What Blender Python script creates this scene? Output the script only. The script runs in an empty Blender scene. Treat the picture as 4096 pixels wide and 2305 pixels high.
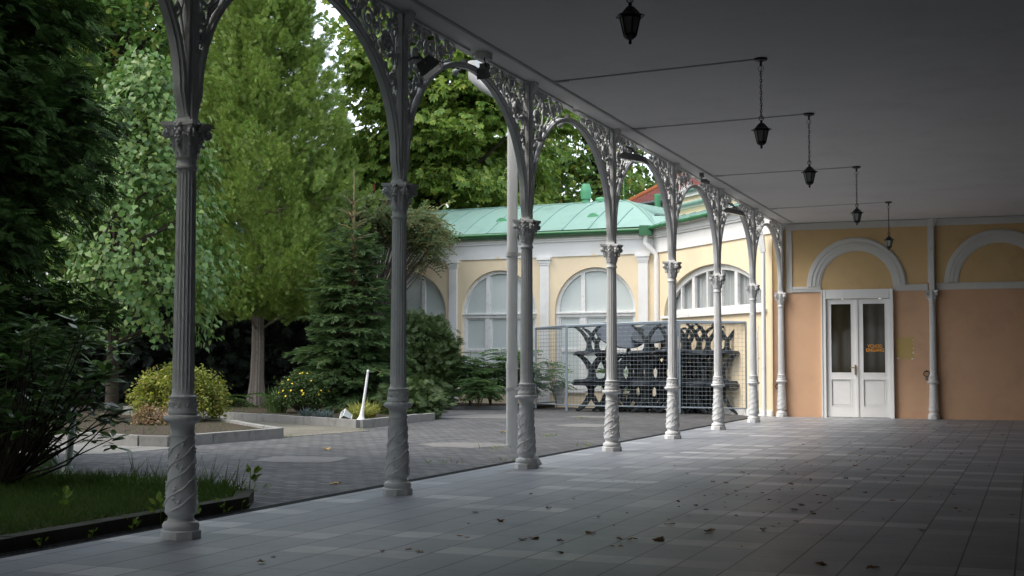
import bpy, math, random
import numpy as np
from mathutils import Vector, Matrix
R=math.radians; PI=math.pi
sc=bpy.context.scene; COL=sc.collection
rng=np.random.default_rng(7); random.seed(7)

# ---------------------------------------------------------------- helpers
class MB:
    """collects shapes and links them as ONE mesh object"""
    def __init__(s): s.v=[]; s.f=[]; s.n=0; s.arr=[]
    def add(s,vs,fs):
        o=s.n; s.v.extend([tuple(map(float,v)) for v in vs]); s.n+=len(vs)
        s.f.extend([tuple(i+o for i in f) for f in fs]); return s
    def box(s,c,d,rz=0,ry=0,rx=0,taper=1.0):
        x,y,z=[a/2 for a in d]; t=taper
        vs=[(-x,-y,-z),(x,-y,-z),(x,y,-z),(-x,y,-z),(-x*t,-y*t,z),(x*t,-y*t,z),(x*t,y*t,z),(-x*t,y*t,z)]
        M=Matrix.Rotation(rz,3,'Z')@Matrix.Rotation(ry,3,'Y')@Matrix.Rotation(rx,3,'X')
        vs=[tuple(M@Vector(v)+Vector(c)) for v in vs]
        return s.add(vs,[(3,2,1,0),(4,5,6,7),(0,1,5,4),(1,2,6,5),(2,3,7,6),(3,0,4,7)])
    def tube(s,pts,r,n=8,cap=True,closed=False,flat=None):
        P=[Vector(p) for p in pts]; m=len(P)
        rs=r if hasattr(r,'__len__') else [r]*m
        vs=[];fs=[]; up=None
        for i in range(m):
            if closed: t=P[(i+1)%m]-P[i-1]
            else: t=P[min(i+1,m-1)]-P[max(i-1,0)]
            t=t.normalized() if t.length>1e-9 else Vector((0,0,1))
            if up is None:
                up=Vector((0,0,1)) if abs(t.z)<.9 else Vector((1,0,0))
            a=(up-t*up.dot(t)); a=a.normalized() if a.length>1e-6 else t.orthogonal().normalized()
            b=t.cross(a); up=a
            for k in range(n):
                g=2*PI*k/n; vs.append(P[i]+(a*math.cos(g)+b*math.sin(g))*rs[i])
        q=m if closed else m-1
        for i in range(q):
            j=(i+1)%m
            for k in range(n):
                k2=(k+1)%n; fs.append((i*n+k,i*n+k2,j*n+k2,j*n+k))
        if cap and not closed:
            fs.append(tuple(range(n))[::-1]); fs.append(tuple((m-1)*n+k for k in range(n)))
        return s.add(vs,fs)
    def lathe(s,prof,n=24,c=(0,0,0),mod=None,cap=True,ph=0):
        vs=[];fs=[];m=len(prof)
        for i,(r,z) in enumerate(prof):
            for k in range(n):
                g=2*PI*k/n+ph; q=r*(mod(k,i) if mod else 1)
                vs.append((c[0]+q*math.cos(g),c[1]+q*math.sin(g),c[2]+z))
        for i in range(m-1):
            for k in range(n):
                k2=(k+1)%n; fs.append((i*n+k,i*n+k2,(i+1)*n+k2,(i+1)*n+k))
        if cap:
            fs.append(tuple(range(n))[::-1]); fs.append(tuple((m-1)*n+k for k in range(n)))
        return s.add(vs,fs)
    def ball(s,c,r,n=8,m=6,sq=(1,1,1)):
        vs=[];fs=[]
        for i in range(m+1):
            th=PI*i/m
            for k in range(n):
                g=2*PI*k/n; vs.append((c[0]+r*sq[0]*math.sin(th)*math.cos(g),c[1]+r*sq[1]*math.sin(th)*math.sin(g),c[2]-r*sq[2]*math.cos(th)))
        for i in range(m):
            for k in range(n):
                k2=(k+1)%n; fs.append((i*n+k,i*n+k2,(i+1)*n+k2,(i+1)*n+k))
        return s.add(vs,fs)
    def prism(s,poly,z0,z1):
        n=len(poly); vs=[(x,y,z0) for x,y in poly]+[(x,y,z1) for x,y in poly]
        ar=sum(poly[i][0]*poly[(i+1)%n][1]-poly[(i+1)%n][0]*poly[i][1] for i in range(n))
        fs=[tuple(range(n))[::-1],tuple(range(n,2*n))]+[(i,(i+1)%n,n+(i+1)%n,n+i) for i in range(n)]
        if ar<0: fs=[f[::-1] for f in fs]
        return s.add(vs,fs)
    def raw(s,V,F): s.arr.append((np.asarray(V,float),np.asarray(F,int))); return s
    def build(s,name,mat=None,parent=None,smooth=None,loc=None):
        me=bpy.data.meshes.new(name)
        if s.arr:
            off=s.n; Vs=[np.array(s.v,float).reshape(-1,3)]; loops=[np.array([i for f in s.f for i in f],int)]; tot=[np.array([len(f) for f in s.f],int)]
            for V,F in s.arr:
                Vs.append(V); loops.append((F+off).ravel()); tot.append(np.full(len(F),F.shape[1])); off+=len(V)
            V=np.concatenate(Vs); L=np.concatenate(loops); T=np.concatenate(tot)
            me.vertices.add(len(V)); me.vertices.foreach_set('co',V.astype(np.float32).ravel())
            me.loops.add(len(L)); me.loops.foreach_set('vertex_index',L.astype(np.int32))
            me.polygons.add(len(T)); st=np.concatenate([[0],np.cumsum(T)[:-1]])
            me.polygons.foreach_set('loop_start',st.astype(np.int32)); me.update(calc_edges=True)
        else:
            me.from_pydata(s.v,[],s.f); me.update()
        if smooth is not None:
            me.polygons.foreach_set('use_smooth',[True]*len(me.polygons))
            try: me.set_sharp_from_angle(angle=R(smooth))
            except Exception: pass
        o=bpy.data.objects.new(name,me); COL.objects.link(o)
        if mat: me.materials.append(mat)
        if parent: o.parent=parent
        if loc: o.location=loc
        return o

def tag(o,label=None,cat=None,group=None,kind=None):
    if label: o['label']=label
    if cat: o['category']=cat
    if group: o['group']=group
    if kind: o['kind']=kind
    return o
def thing(name,label,cat,loc=(0,0,0),rz=0,group=None):
    o=bpy.data.objects.new(name,None); COL.objects.link(o); o.empty_display_size=.1
    o.location=loc; o.rotation_euler=(0,0,rz); return tag(o,label,cat,group)
def copy_tree(o,parent=None):
    c=o.copy(); COL.objects.link(c)
    if parent: c.parent=parent
    for ch in list(o.children): copy_tree(ch,c)
    return c
def struct(o): o['kind']='structure'; return o

# ---------------------------------------------------------------- materials
class NT:
    def __init__(s,name):
        s.m=bpy.data.materials.new(name); s.m.use_nodes=True; s.t=s.m.node_tree; s.t.nodes.clear()
        s.out=s.n('ShaderNodeOutputMaterial')
    def n(s,t,**k):
        x=s.t.nodes.new(t)
        for a,b in k.items(): setattr(x,a,b)
        return x
    def link(s,a,b): s.t.links.new(a,b)
    def set(s,sock,v):
        if hasattr(v,'is_output') or isinstance(v,bpy.types.NodeSocket): s.link(v,sock)
        else:
            if isinstance(v,(tuple,list)) and len(v)==3 and sock.type=='RGBA': v=(*v,1)
            sock.default_value=v
    def math(s,op,a,b=0,c=0,clamp=False):
        x=s.n('ShaderNodeMath',operation=op,use_clamp=clamp); s.set(x.inputs[0],a); s.set(x.inputs[1],b); s.set(x.inputs[2],c); return x.outputs[0]
    def mix(s,f,a,b,mode='MIX'):
        x=s.n('ShaderNodeMix',data_type='RGBA',blend_type=mode); s.set(x.inputs[0],f); s.set(x.inputs[6],a); s.set(x.inputs[7],b); return x.outputs[2]
    def noise(s,scale,detail=4,rough=.55,vec=None,dim='3D'):
        x=s.n('ShaderNodeTexNoise',noise_dimensions=dim); x.inputs['Scale'].default_value=scale; x.inputs['Detail'].default_value=detail; x.inputs['Roughness'].default_value=rough
        s.link(vec if vec is not None else s.pos(),x.inputs['Vector']); return x.outputs['Fac']
    def pos(s):
        if not hasattr(s,'_p'): s._p=s.n('ShaderNodeTexCoord').outputs['Object']
        return s._p
    def map(s,sc=(1,1,1),rot=(0,0,0),loc=(0,0,0)):
        x=s.n('ShaderNodeMapping'); s.link(s.pos(),x.inputs[0]); x.inputs['Scale'].default_value=sc; x.inputs['Rotation'].default_value=rot; x.inputs['Location'].default_value=loc; return x.outputs[0]
    def ramp(s,f,stops,interp='LINEAR'):
        x=s.n('ShaderNodeValToRGB'); x.color_ramp.interpolation=interp; e=x.color_ramp.elements
        while len(e)>1: e.remove(e[-1])
        for i,(p,c) in enumerate(stops):
            el=e[0] if i==0 else e.new(p)
            el.position=p; el.color=(*c,1) if len(c)==3 else c
        s.set(x.inputs[0],f); return x.outputs[0]
    def bsdf(s,col,rough=.6,spec=.5,metal=0,bump=None,bs=.2,bd=.02,**k):
        b=s.n('ShaderNodeBsdfPrincipled'); s.set(b.inputs['Base Color'],col); s.set(b.inputs['Roughness'],rough); s.set(b.inputs['Specular IOR Level'],spec); s.set(b.inputs['Metallic'],metal)
        for a,v in k.items(): s.set(b.inputs[a.replace('_',' ')],v)
        if bump is not None:
            u=s.n('ShaderNodeBump'); u.inputs['Strength'].default_value=bs; u.inputs['Distance'].default_value=bd; s.link(bump,u.inputs['Height']); s.link(u.outputs[0],b.inputs['Normal'])
        return b.outputs[0]
    def done(s,sh): s.link(sh,s.out.inputs['Surface']); return s.m
def simple(name,col,rough=.6,var=.12,scale=6,bump=.15,spec=.4,metal=0,dirt=None,dscale=2.5):
    t=NT(name); n=t.noise(scale,6,.6)
    c=t.mix(t.math('MULTIPLY',n,1),tuple(x*(1-var) for x in col),tuple(min(1,x*(1+var)) for x in col))
    if dirt:
        d=t.math('SMOOTH_MIN',1,t.math('MULTIPLY',t.math('SUBTRACT',t.noise(dscale,8,.7),.52),5,clamp=True),.1)
        c=t.mix(t.math('MULTIPLY',d,.6,clamp=True),c,dirt)
    return t.done(t.bsdf(c,rough,spec,metal,bump=t.noise(scale*14,3),bs=bump,bd=.004))
M={}
M['iron']=simple('cast_iron_paint',(.64,.645,.635),.5,.07,9,.2,.5,dirt=(.44,.42,.38),dscale=3.5)
M['white_paint']=simple('white_paint',(.80,.80,.78),.45,.05,5,.08,.5)
M['old_white']=simple('weathered_white_paint',(.76,.75,.72),.55,.06,7,.15,.4,dirt=(.42,.37,.31),dscale=9)
M['white_plaster']=simple('white_plaster',(.78,.77,.74),.8,.04,1.5,.2,.2,dirt=(.62,.59,.54),dscale=1.2)
M['trim_grey']=simple('grey_white_trim',(.60,.60,.57),.65,.07,5,.2,.3)
M['ceiling']=simple('ceiling_plaster',(.66,.66,.65),.9,.06,1.2,.12,.1,dirt=(.54,.535,.52),dscale=.9)
M['mould']=simple('ceiling_moulding',(.46,.465,.455),.8,.06,3,.1,.2)
M['yellow_wall']=simple('pale_yellow_plaster',(.80,.665,.46),.88,.05,1.3,.25,.15,dirt=(.66,.53,.36),dscale=.9)
M['ochre_wall']=simple('ochre_plaster',(.62,.44,.225),.85,.10,1.8,.22,.15,dirt=(.45,.30,.14),dscale=1.3)
M['peach_wall']=simple('peach_plaster',(.61,.385,.24),.88,.09,2,.25,.12,dirt=(.48,.30,.20),dscale=1.1)
M['dark_wall']=simple('low_bounce_brown',(.055,.04,.03),.9,.06,2,.2,.1)  # kept dark so the unseen hall walls bounce little light
M['roof_green']=simple('green_copper_roof',(.21,.335,.285),.5,.12,1.2,.06,.4,dirt=(.115,.21,.175),dscale=1.4)
M['green_paint']=simple('green_paint',(.025,.13,.045),.4,.15,4,.08,.5)
M['black_metal']=simple('black_metal',(.012,.012,.013),.45,.2,20,.1,.5)
M['dark_metal']=simple('dark_grey_metal',(.15,.15,.145),.5,.15,14,.1,.5)
M['galv']=simple('galvanised_steel',(.22,.26,.29),.5,.2,18,.15,.6,metal=.35)
M['table']=simple('charcoal_green_plastic',(.016,.021,.022),.45,.15,10,.06,.4)
M['tabletop']=simple('slate_blue_plastic',(.030,.038,.047),.28,.15,6,.06,.8)
M['brass']=simple('brass',(.42,.30,.14),.35,.1,20,.05,.5,metal=.8)
M['orange']=simple('orange_lettering',(.75,.30,.02),.5,.08,30,.05,.3)
M['patchp']=simple('mustard_paint_patch',(.52,.385,.15),.8,.06,6,.2,.2)
M['palegreen']=simple('pale_green_paint',(.36,.42,.38),.55,.1,8,.1,.4)
M['soil']=simple('soil',(.050,.040,.030),.95,.35,9,.6,.1,dirt=(.085,.072,.05),dscale=6)
M['kerb']=simple('kerb_concrete',(.23,.225,.21),.9,.15,9,.5,.2,dirt=(.07,.07,.055),dscale=4)
M['darkkerb']=simple('mossy_kerb_concrete',(.060,.060,.048),.95,.3,7,.5,.15,dirt=(.035,.045,.02),dscale=4)
M['patch']=simple('sandy_concrete_patch',(.165,.16,.15),.9,.22,7,.6,.2,dirt=(.07,.068,.062),dscale=5)
M['ground']=simple('park_ground',(.045,.055,.028),.95,.3,3,.5,.1)
M['bark']=simple('furrowed_bark',(.17,.145,.122),.95,.35,14,.9,.1,dirt=(.075,.062,.052),dscale=18)
M['darkbark']=simple('dark_bark',(.045,.036,.028),.95,.3,10,.9,.1)
M['yellowflower']=simple('yellow_petals',(.75,.55,.03),.6,.1,20,.05,.2)
M['redcone']=simple('red_sumac_cones',(.10,.018,.012),.8,.2,30,.3,.2)
M['curtain']=simple('sheer_curtain',(.66,.65,.65),.9,.08,20,.1,.1)
M['redtile']=None
def m_roof_red():
    t=NT('red_roof_tiles'); w=t.n('ShaderNodeTexBrick'); t.link(t.map((1,1,1)),w.inputs[0]); w.inputs['Scale'].default_value=1; w.inputs['Brick Width'].default_value=.35; w.inputs['Row Height'].default_value=.22; w.inputs['Mortar Size'].default_value=.015
    w.inputs['Color1'].default_value=(.27,.075,.055,1); w.inputs['Color2'].default_value=(.20,.05,.045,1); w.inputs['Mortar'].default_value=(.08,.025,.02,1)
    return t.done(t.bsdf(w.outputs[0],.7,.3,bump=w.outputs[1],bs=.3))
M['redtile']=m_roof_red()
M['orangetile']=simple('orange_ridge_tiles',(.45,.15,.06),.8,.15,8,.2,.2)
def m_glass(name,col,rough,spec=.5,ior=1.5,coat=0):
    t=NT(name); b=t.n('ShaderNodeBsdfPrincipled'); t.set(b.inputs['Base Color'],col); b.inputs['Roughness'].default_value=rough; b.inputs['Specular IOR Level'].default_value=spec; b.inputs['IOR'].default_value=ior
    return t.done(b.outputs[0])
M['door_glass']=m_glass('dark_door_glass',(.030,.025,.013),.05,.35,1.5)
M['frost']=simple('frosted_white_glass',(.56,.605,.575),.22,.05,2,.03,.5)
M['lamp_glass']=m_glass('lantern_glass',(.36,.38,.34),.15,.6,1.6)
M['flood_glass']=m_glass('floodlight_glass',(.05,.05,.05),.2,.5,1.5)

def m_tiles():
    t=NT('granite_floor_tiles'); sx=t.n('ShaderNodeSeparateXYZ'); t.link(t.pos(),sx.inputs[0]); X=sx.outputs[0]; Y=sx.outputs[1]
    cx=t.math('DIVIDE',X,.2817); ci=t.math('FLOOR',cx); cf=t.math('FRACT',cx)
    gi=t.math('FLOOR',t.math('DIVIDE',ci,3))
    wn=t.n('ShaderNodeTexWhiteNoise',noise_dimensions='1D'); t.link(gi,wn.inputs['W'])
    ry=t.math('DIVIDE',t.math('ADD',Y,t.math('MULTIPLY',t.math('FLOOR',t.math('MULTIPLY',wn.outputs[0],3)),.28)),.845)
    ri=t.math('FLOOR',ry); rf=t.math('FRACT',ry)
    # each period of .845 m = one long tile (.563) + one short band tile (.282)
    short=t.math('GREATER_THAN',rf,.667)
    lf=t.math('DIVIDE',rf,.667); sf=t.math('DIVIDE',t.math('SUBTRACT',rf,.667),.333)
    yf=t.math('ADD',t.math('MULTIPLY',lf,t.math('SUBTRACT',1,short)),t.math('MULTIPLY',sf,short))
    ylen=t.math('ADD',t.math('MULTIPLY',short,-.281),.563)
    dx=t.math('MULTIPLY',t.math('MINIMUM',cf,t.math('SUBTRACT',1,cf)),.2817)
    dy=t.math('MULTIPLY',t.math('MINIMUM',yf,t.math('SUBTRACT',1,yf)),ylen)
    jx=t.math('LESS_THAN',dx,.0050); jy=t.math('MULTIPLY',t.math('LESS_THAN',dy,.0040),.62)
    joint=t.math('MAXIMUM',jx,jy)
    cb=t.n('ShaderNodeCombineXYZ'); t.link(ci,cb.inputs[0]); t.link(ri,cb.inputs[1]); t.link(short,cb.inputs[2])
    w2=t.n('ShaderNodeTexWhiteNoise',noise_dimensions='3D'); t.link(cb.outputs[0],w2.inputs['Vector'])
    cg=t.n('ShaderNodeCombineXYZ'); t.link(gi,cg.inputs[0]); t.link(ri,cg.inputs[1]); t.link(short,cg.inputs[2])
    w3=t.n('ShaderNodeTexWhiteNoise',noise_dimensions='3D'); t.link(cg.outputs[0],w3.inputs['Vector'])
    light=t.math('MAXIMUM',t.math('MULTIPLY',short,t.math('GREATER_THAN',w3.outputs[0],.45)),t.math('MULTIPLY',t.math('GREATER_THAN',w2.outputs[0],.9),.8))
    base=t.mix(light,(.232,.250,.285),(.50,.507,.52))
    base=t.mix(t.math('MULTIPLY',w2.outputs[0],.5),base,(.165,.172,.19))
    sp=t.noise(110,3,.75); base=t.mix(t.math('MULTIPLY',t.math('SUBTRACT',sp,.35),.9,clamp=True),base,(.34,.345,.352))
    st=t.noise(1.1,6,.65); base=t.mix(t.math('MULTIPLY',t.math('SUBTRACT',st,.45),2.2,clamp=True),base,t.mix(.5,base,(.10,.098,.09)))
    dr=t.noise(17,6,.75); base=t.mix(t.math('MULTIPLY',t.math('SUBTRACT',dr,.60),6,clamp=True),base,(.085,.08,.072))
    bl=t.noise(5.5,7,.72,t.map((1,1,1),loc=(3,8,1))); base=t.mix(t.math('MULTIPLY',t.math('SUBTRACT',bl,.50),2.6,clamp=True),base,t.mix(.35,base,(.07,.068,.062)))
    col=t.mix(joint,base,(.018,.017,.016))
    rough=t.math('ADD',t.math('MULTIPLY',st,.25),.30)
    return t.done(t.bsdf(col,rough,.5,bump=t.math('SUBTRACT',t.math('MULTIPLY',sp,.3),joint),bs=.35,bd=.002))
M['tiles']=m_tiles()
def m_pavers(name,c1,c2,mort,rot,w,h,moss):
    t=NT(name); b=t.n('ShaderNodeTexBrick'); mp=t.map((1,1,1),(0,0,rot)); dn=t.n('ShaderNodeTexNoise'); dn.inputs['Scale'].default_value=3.5; dn.inputs['Detail'].default_value=4; t.link(t.pos(),dn.inputs['Vector'])
    va=t.n('ShaderNodeVectorMath',operation='SCALE'); va.inputs['Scale'].default_value=.07 if w<1 else .03; t.link(dn.outputs['Color'],va.inputs[0]); vb=t.n('ShaderNodeVectorMath',operation='ADD'); t.link(mp,vb.inputs[0]); t.link(va.outputs[0],vb.inputs[1]); t.link(vb.outputs[0],b.inputs[0])
    b.inputs['Scale'].default_value=1; b.inputs['Brick Width'].default_value=w; b.inputs['Row Height'].default_value=h; b.inputs['Mortar Size'].default_value=.008; b.inputs['Bias'].default_value=0
    b.inputs['Color1'].default_value=(*c1,1); b.inputs['Color2'].default_value=(*c2,1); b.inputs['Mortar'].default_value=(*mort,1)
    c=t.mix(t.math('MULTIPLY',t.math('SUBTRACT',t.noise(.45,6,.6),.45),4,clamp=True),b.outputs[0],t.mix(.55,b.outputs[0],(.034,.033,.033)))
    c=t.mix(t.math('MULTIPLY',t.math('SUBTRACT',t.noise(.8,7,.7,t.map((1,1,1),loc=(9,4,0))),.55),6,clamp=True),c,t.mix(.4,c,(.17,.165,.155)))
    c=t.mix(t.math('MULTIPLY',t.math('SUBTRACT',t.noise(5,8,.75),.60),9,clamp=True),c,moss)
    c=t.mix(t.math('MULTIPLY',t.math('SUBTRACT',t.noise(26,5,.7),.5),1.6,clamp=True),c,t.mix(.6,c,(.04,.04,.04)))
    bm=t.math('ADD',t.math('MULTIPLY',b.outputs[1],-1),t.math('MULTIPLY',t.noise(30,4),.4))
    return t.done(t.bsdf(c,.8,.35,bump=bm,bs=.7,bd=.012))
M['pavers']=m_pavers('courtyard_pavers',(.058,.059,.064),(.128,.125,.12),(.018,.018,.015),R(16),.21,.105,(.055,.065,.028))
M['yellow_pavers']=m_pavers('sandy_path_pavers',(.15,.137,.105),(.19,.175,.135),(.07,.06,.04),R(-20),.25,.13,(.08,.085,.04))
M['slabs']=m_pavers('edge_slabs',(.15,.147,.138),(.18,.175,.16),(.035,.04,.02),R(78),3.0,.42,(.10,.11,.05))

def m_leaf(name,cols,trans=.25,rough=.45,nscale=1.2,spec=.35,gain=1.0):
    cols=[tuple(min(.8,x*gain) for x in c) for c in cols]; t=NT(name); g=t.n('ShaderNodeNewGeometry'); r=g.outputs['Random Per Island']
    k=len(cols); c=t.ramp(r,[(i/(k-1),cols[i]) for i in range(k)])
    n=t.noise(nscale,3,.6); c=t.mix(t.math('MULTIPLY',t.math('SUBTRACT',n,.35),1.8,clamp=True),t.mix(.35,c,tuple(x*.6 for x in cols[0])),c)
    b=t.bsdf(c,rough,spec); tr=t.n('ShaderNodeBsdfTranslucent'); t.link(c,tr.inputs[0])
    mx=t.n('ShaderNodeMixShader'); mx.inputs[0].default_value=trans; t.link(b,mx.inputs[1]); t.link(tr.outputs[0],mx.inputs[2])
    return t.done(mx.outputs[0])
M['l_thuja']=m_leaf('thuja_foliage',[(.046,.086,.016),(.074,.130,.022),(.108,.175,.028),(.150,.215,.036),(.16,.125,.05)],.24,.55,.9,gain=1.9)
M['l_spruce']=m_leaf('spruce_needles',[(.030,.060,.022),(.045,.085,.028),(.065,.11,.034),(.085,.135,.04)],0.2,.5,1.5,gain=1.65)
M['l_lind']=m_leaf('linden_leaves',[(.058,.125,.030),(.080,.160,.038),(.108,.195,.045),(.145,.23,.055),(.19,.245,.06)],0.4,.42,1.0,.45,gain=1.3)
M['l_oak']=m_leaf('oak_leaves',[(.05,.105,.025),(.075,.145,.03),(.105,.185,.04),(.14,.215,.05),(.24,.20,.04)],0.42,.5,.35,gain=1.8)
M['l_chest']=m_leaf('chestnut_leaves',[(.050,.095,.018),(.080,.135,.024),(.115,.175,.03),(.155,.21,.038),(.20,.205,.04)],0.42,.45,.4,gain=2.2)
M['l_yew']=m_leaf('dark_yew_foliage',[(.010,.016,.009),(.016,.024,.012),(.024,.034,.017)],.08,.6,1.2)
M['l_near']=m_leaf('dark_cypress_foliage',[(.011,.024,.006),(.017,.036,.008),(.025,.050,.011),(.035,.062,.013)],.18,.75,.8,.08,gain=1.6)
M['l_rhodo']=m_leaf('glossy_shrub_leaves',[(.018,.042,.011),(.028,.062,.015),(.045,.09,.02),(.075,.13,.025)],.25,.32,2,.45,gain=1.5)
M['l_spir']=m_leaf('yellow_green_spirea_leaves',[(.07,.10,.018),(.12,.15,.022),(.18,.205,.028),(.255,.26,.032),(.16,.105,.045)],0.35,.5,2.2,gain=1.5)
M['l_pink']=m_leaf('pink_tinted_leaves',[(.22,.12,.07),(.30,.18,.10),(.17,.15,.05),(.33,.23,.12)],.3,.5,3)
M['l_jun']=m_leaf('juniper_foliage',[(.034,.058,.018),(.052,.085,.024),(.078,.115,.032)],0.2,.55,1.4,gain=1.4)
M['l_sumac']=m_leaf('sumac_leaflets',[(.10,.145,.07),(.135,.185,.085),(.175,.215,.10),(.21,.235,.10),(.24,.14,.05)],0.4,.5,1,gain=1.5)
M['l_sprout']=m_leaf('sumac_sprout_leaflets',[(.055,.11,.04),(.08,.145,.055),(.115,.18,.07),(.15,.20,.08)],0.35,.45,1.5,gain=1.9)
M['l_grass']=m_leaf('grass_blades',[(.035,.075,.012),(.055,.11,.017),(.08,.145,.024),(.11,.14,.04)],.3,.6,1.4,.15,gain=1.15)
M['l_weed']=m_leaf('bright_weed_leaves',[(.13,.22,.03),(.18,.28,.035),(.23,.31,.05)],.35,.45,4)
M['l_iris']=m_leaf('iris_blades',[(.075,.13,.04),(.10,.165,.05),(.14,.20,.06)],.25,.45,3)
M['l_hakone']=m_leaf('yellow_striped_grass',[(.28,.30,.05),(.38,.38,.08),(.46,.44,.13),(.20,.26,.05)],.3,.5,4)
M['l_blue']=m_leaf('blue_fescue_blades',[(.09,.13,.125),(.12,.165,.155),(.15,.20,.18)],.2,.55,4)
M['l_pot']=m_leaf('small_green_shrub_leaves',[(.045,.08,.02),(.065,.11,.028),(.095,.145,.04)],.25,.5,3)
M['l_fern']=m_leaf('fern_fronds',[(.055,.11,.03),(.08,.15,.04),(.11,.18,.05)],.3,.5,3)
M['l_dead']=m_leaf('dead_brown_leaf',[(.34,.18,.08),(.42,.25,.12),(.26,.14,.07),(.48,.32,.17)],.12,.7,9)
M['l_yellowleaf']=m_leaf('yellow_fallen_leaf',[(.38,.24,.07),(.42,.29,.10)],.15,.6,9)
S=3.0143; YW=21.16; HC=4.016; CAP=2.5686
# ---------------------------------------------------------------- the covered hall
fl=MB().prism([(-.40,-12),(6.1,-12),(6.1,YW+.05),(-.40,YW+.05)],-.25,0).build('floor',M['tiles']); struct(fl)
ce=MB().prism([(-.085,-12),(6.1,-12),(6.1,YW+.3),(-.085,YW+.3)],HC,HC+.30).build('ceiling',M['ceiling']); struct(ce)
hr=MB().prism([(-.10,-12.2),(6.4,-12.2),(6.4,YW+.2),(-.10,YW+.2)],HC+.31,HC+.42).build('hall_roof',M['green_paint']); struct(hr)
rw=MB().box((6.2,4.6,2.0),(.2,33.2,4.4)).build('unseen_side_wall',M['dark_wall']); tag(rw,'unseen dark brown side wall added on the right to darken the covered hall','wall')  # added out of view, makes the right side of the hall darker
fw=MB().box((3.0,-12.1,2.0),(6.2,.2,4.4)).build('end_wall',M['dark_wall']); tag(fw,'unseen dark brown end wall added behind to darken the covered hall','wall')  # added out of view, keeps the near ceiling and floor dark
gw=MB().box((-.05,-7.55,2.0),(.22,8.9,4.0)).build('added_shade_wall',M['peach_wall']); tag(gw,'unseen wall added to block garden light from the hall behind the viewer, left of the arcade','wall')  # added light blocker, darkens the near end of the hall
# ceiling mouldings
mo=MB()
mo.tube([(.27,-12,HC-.002),(.27,YW-.02,HC-.002)],.021,8)
m=mo.build('ceiling_moulding',M['mould'],smooth=40); tag(m,'thin grey half-round moulding running along the ceiling above the iron arcade','moulding')
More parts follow.
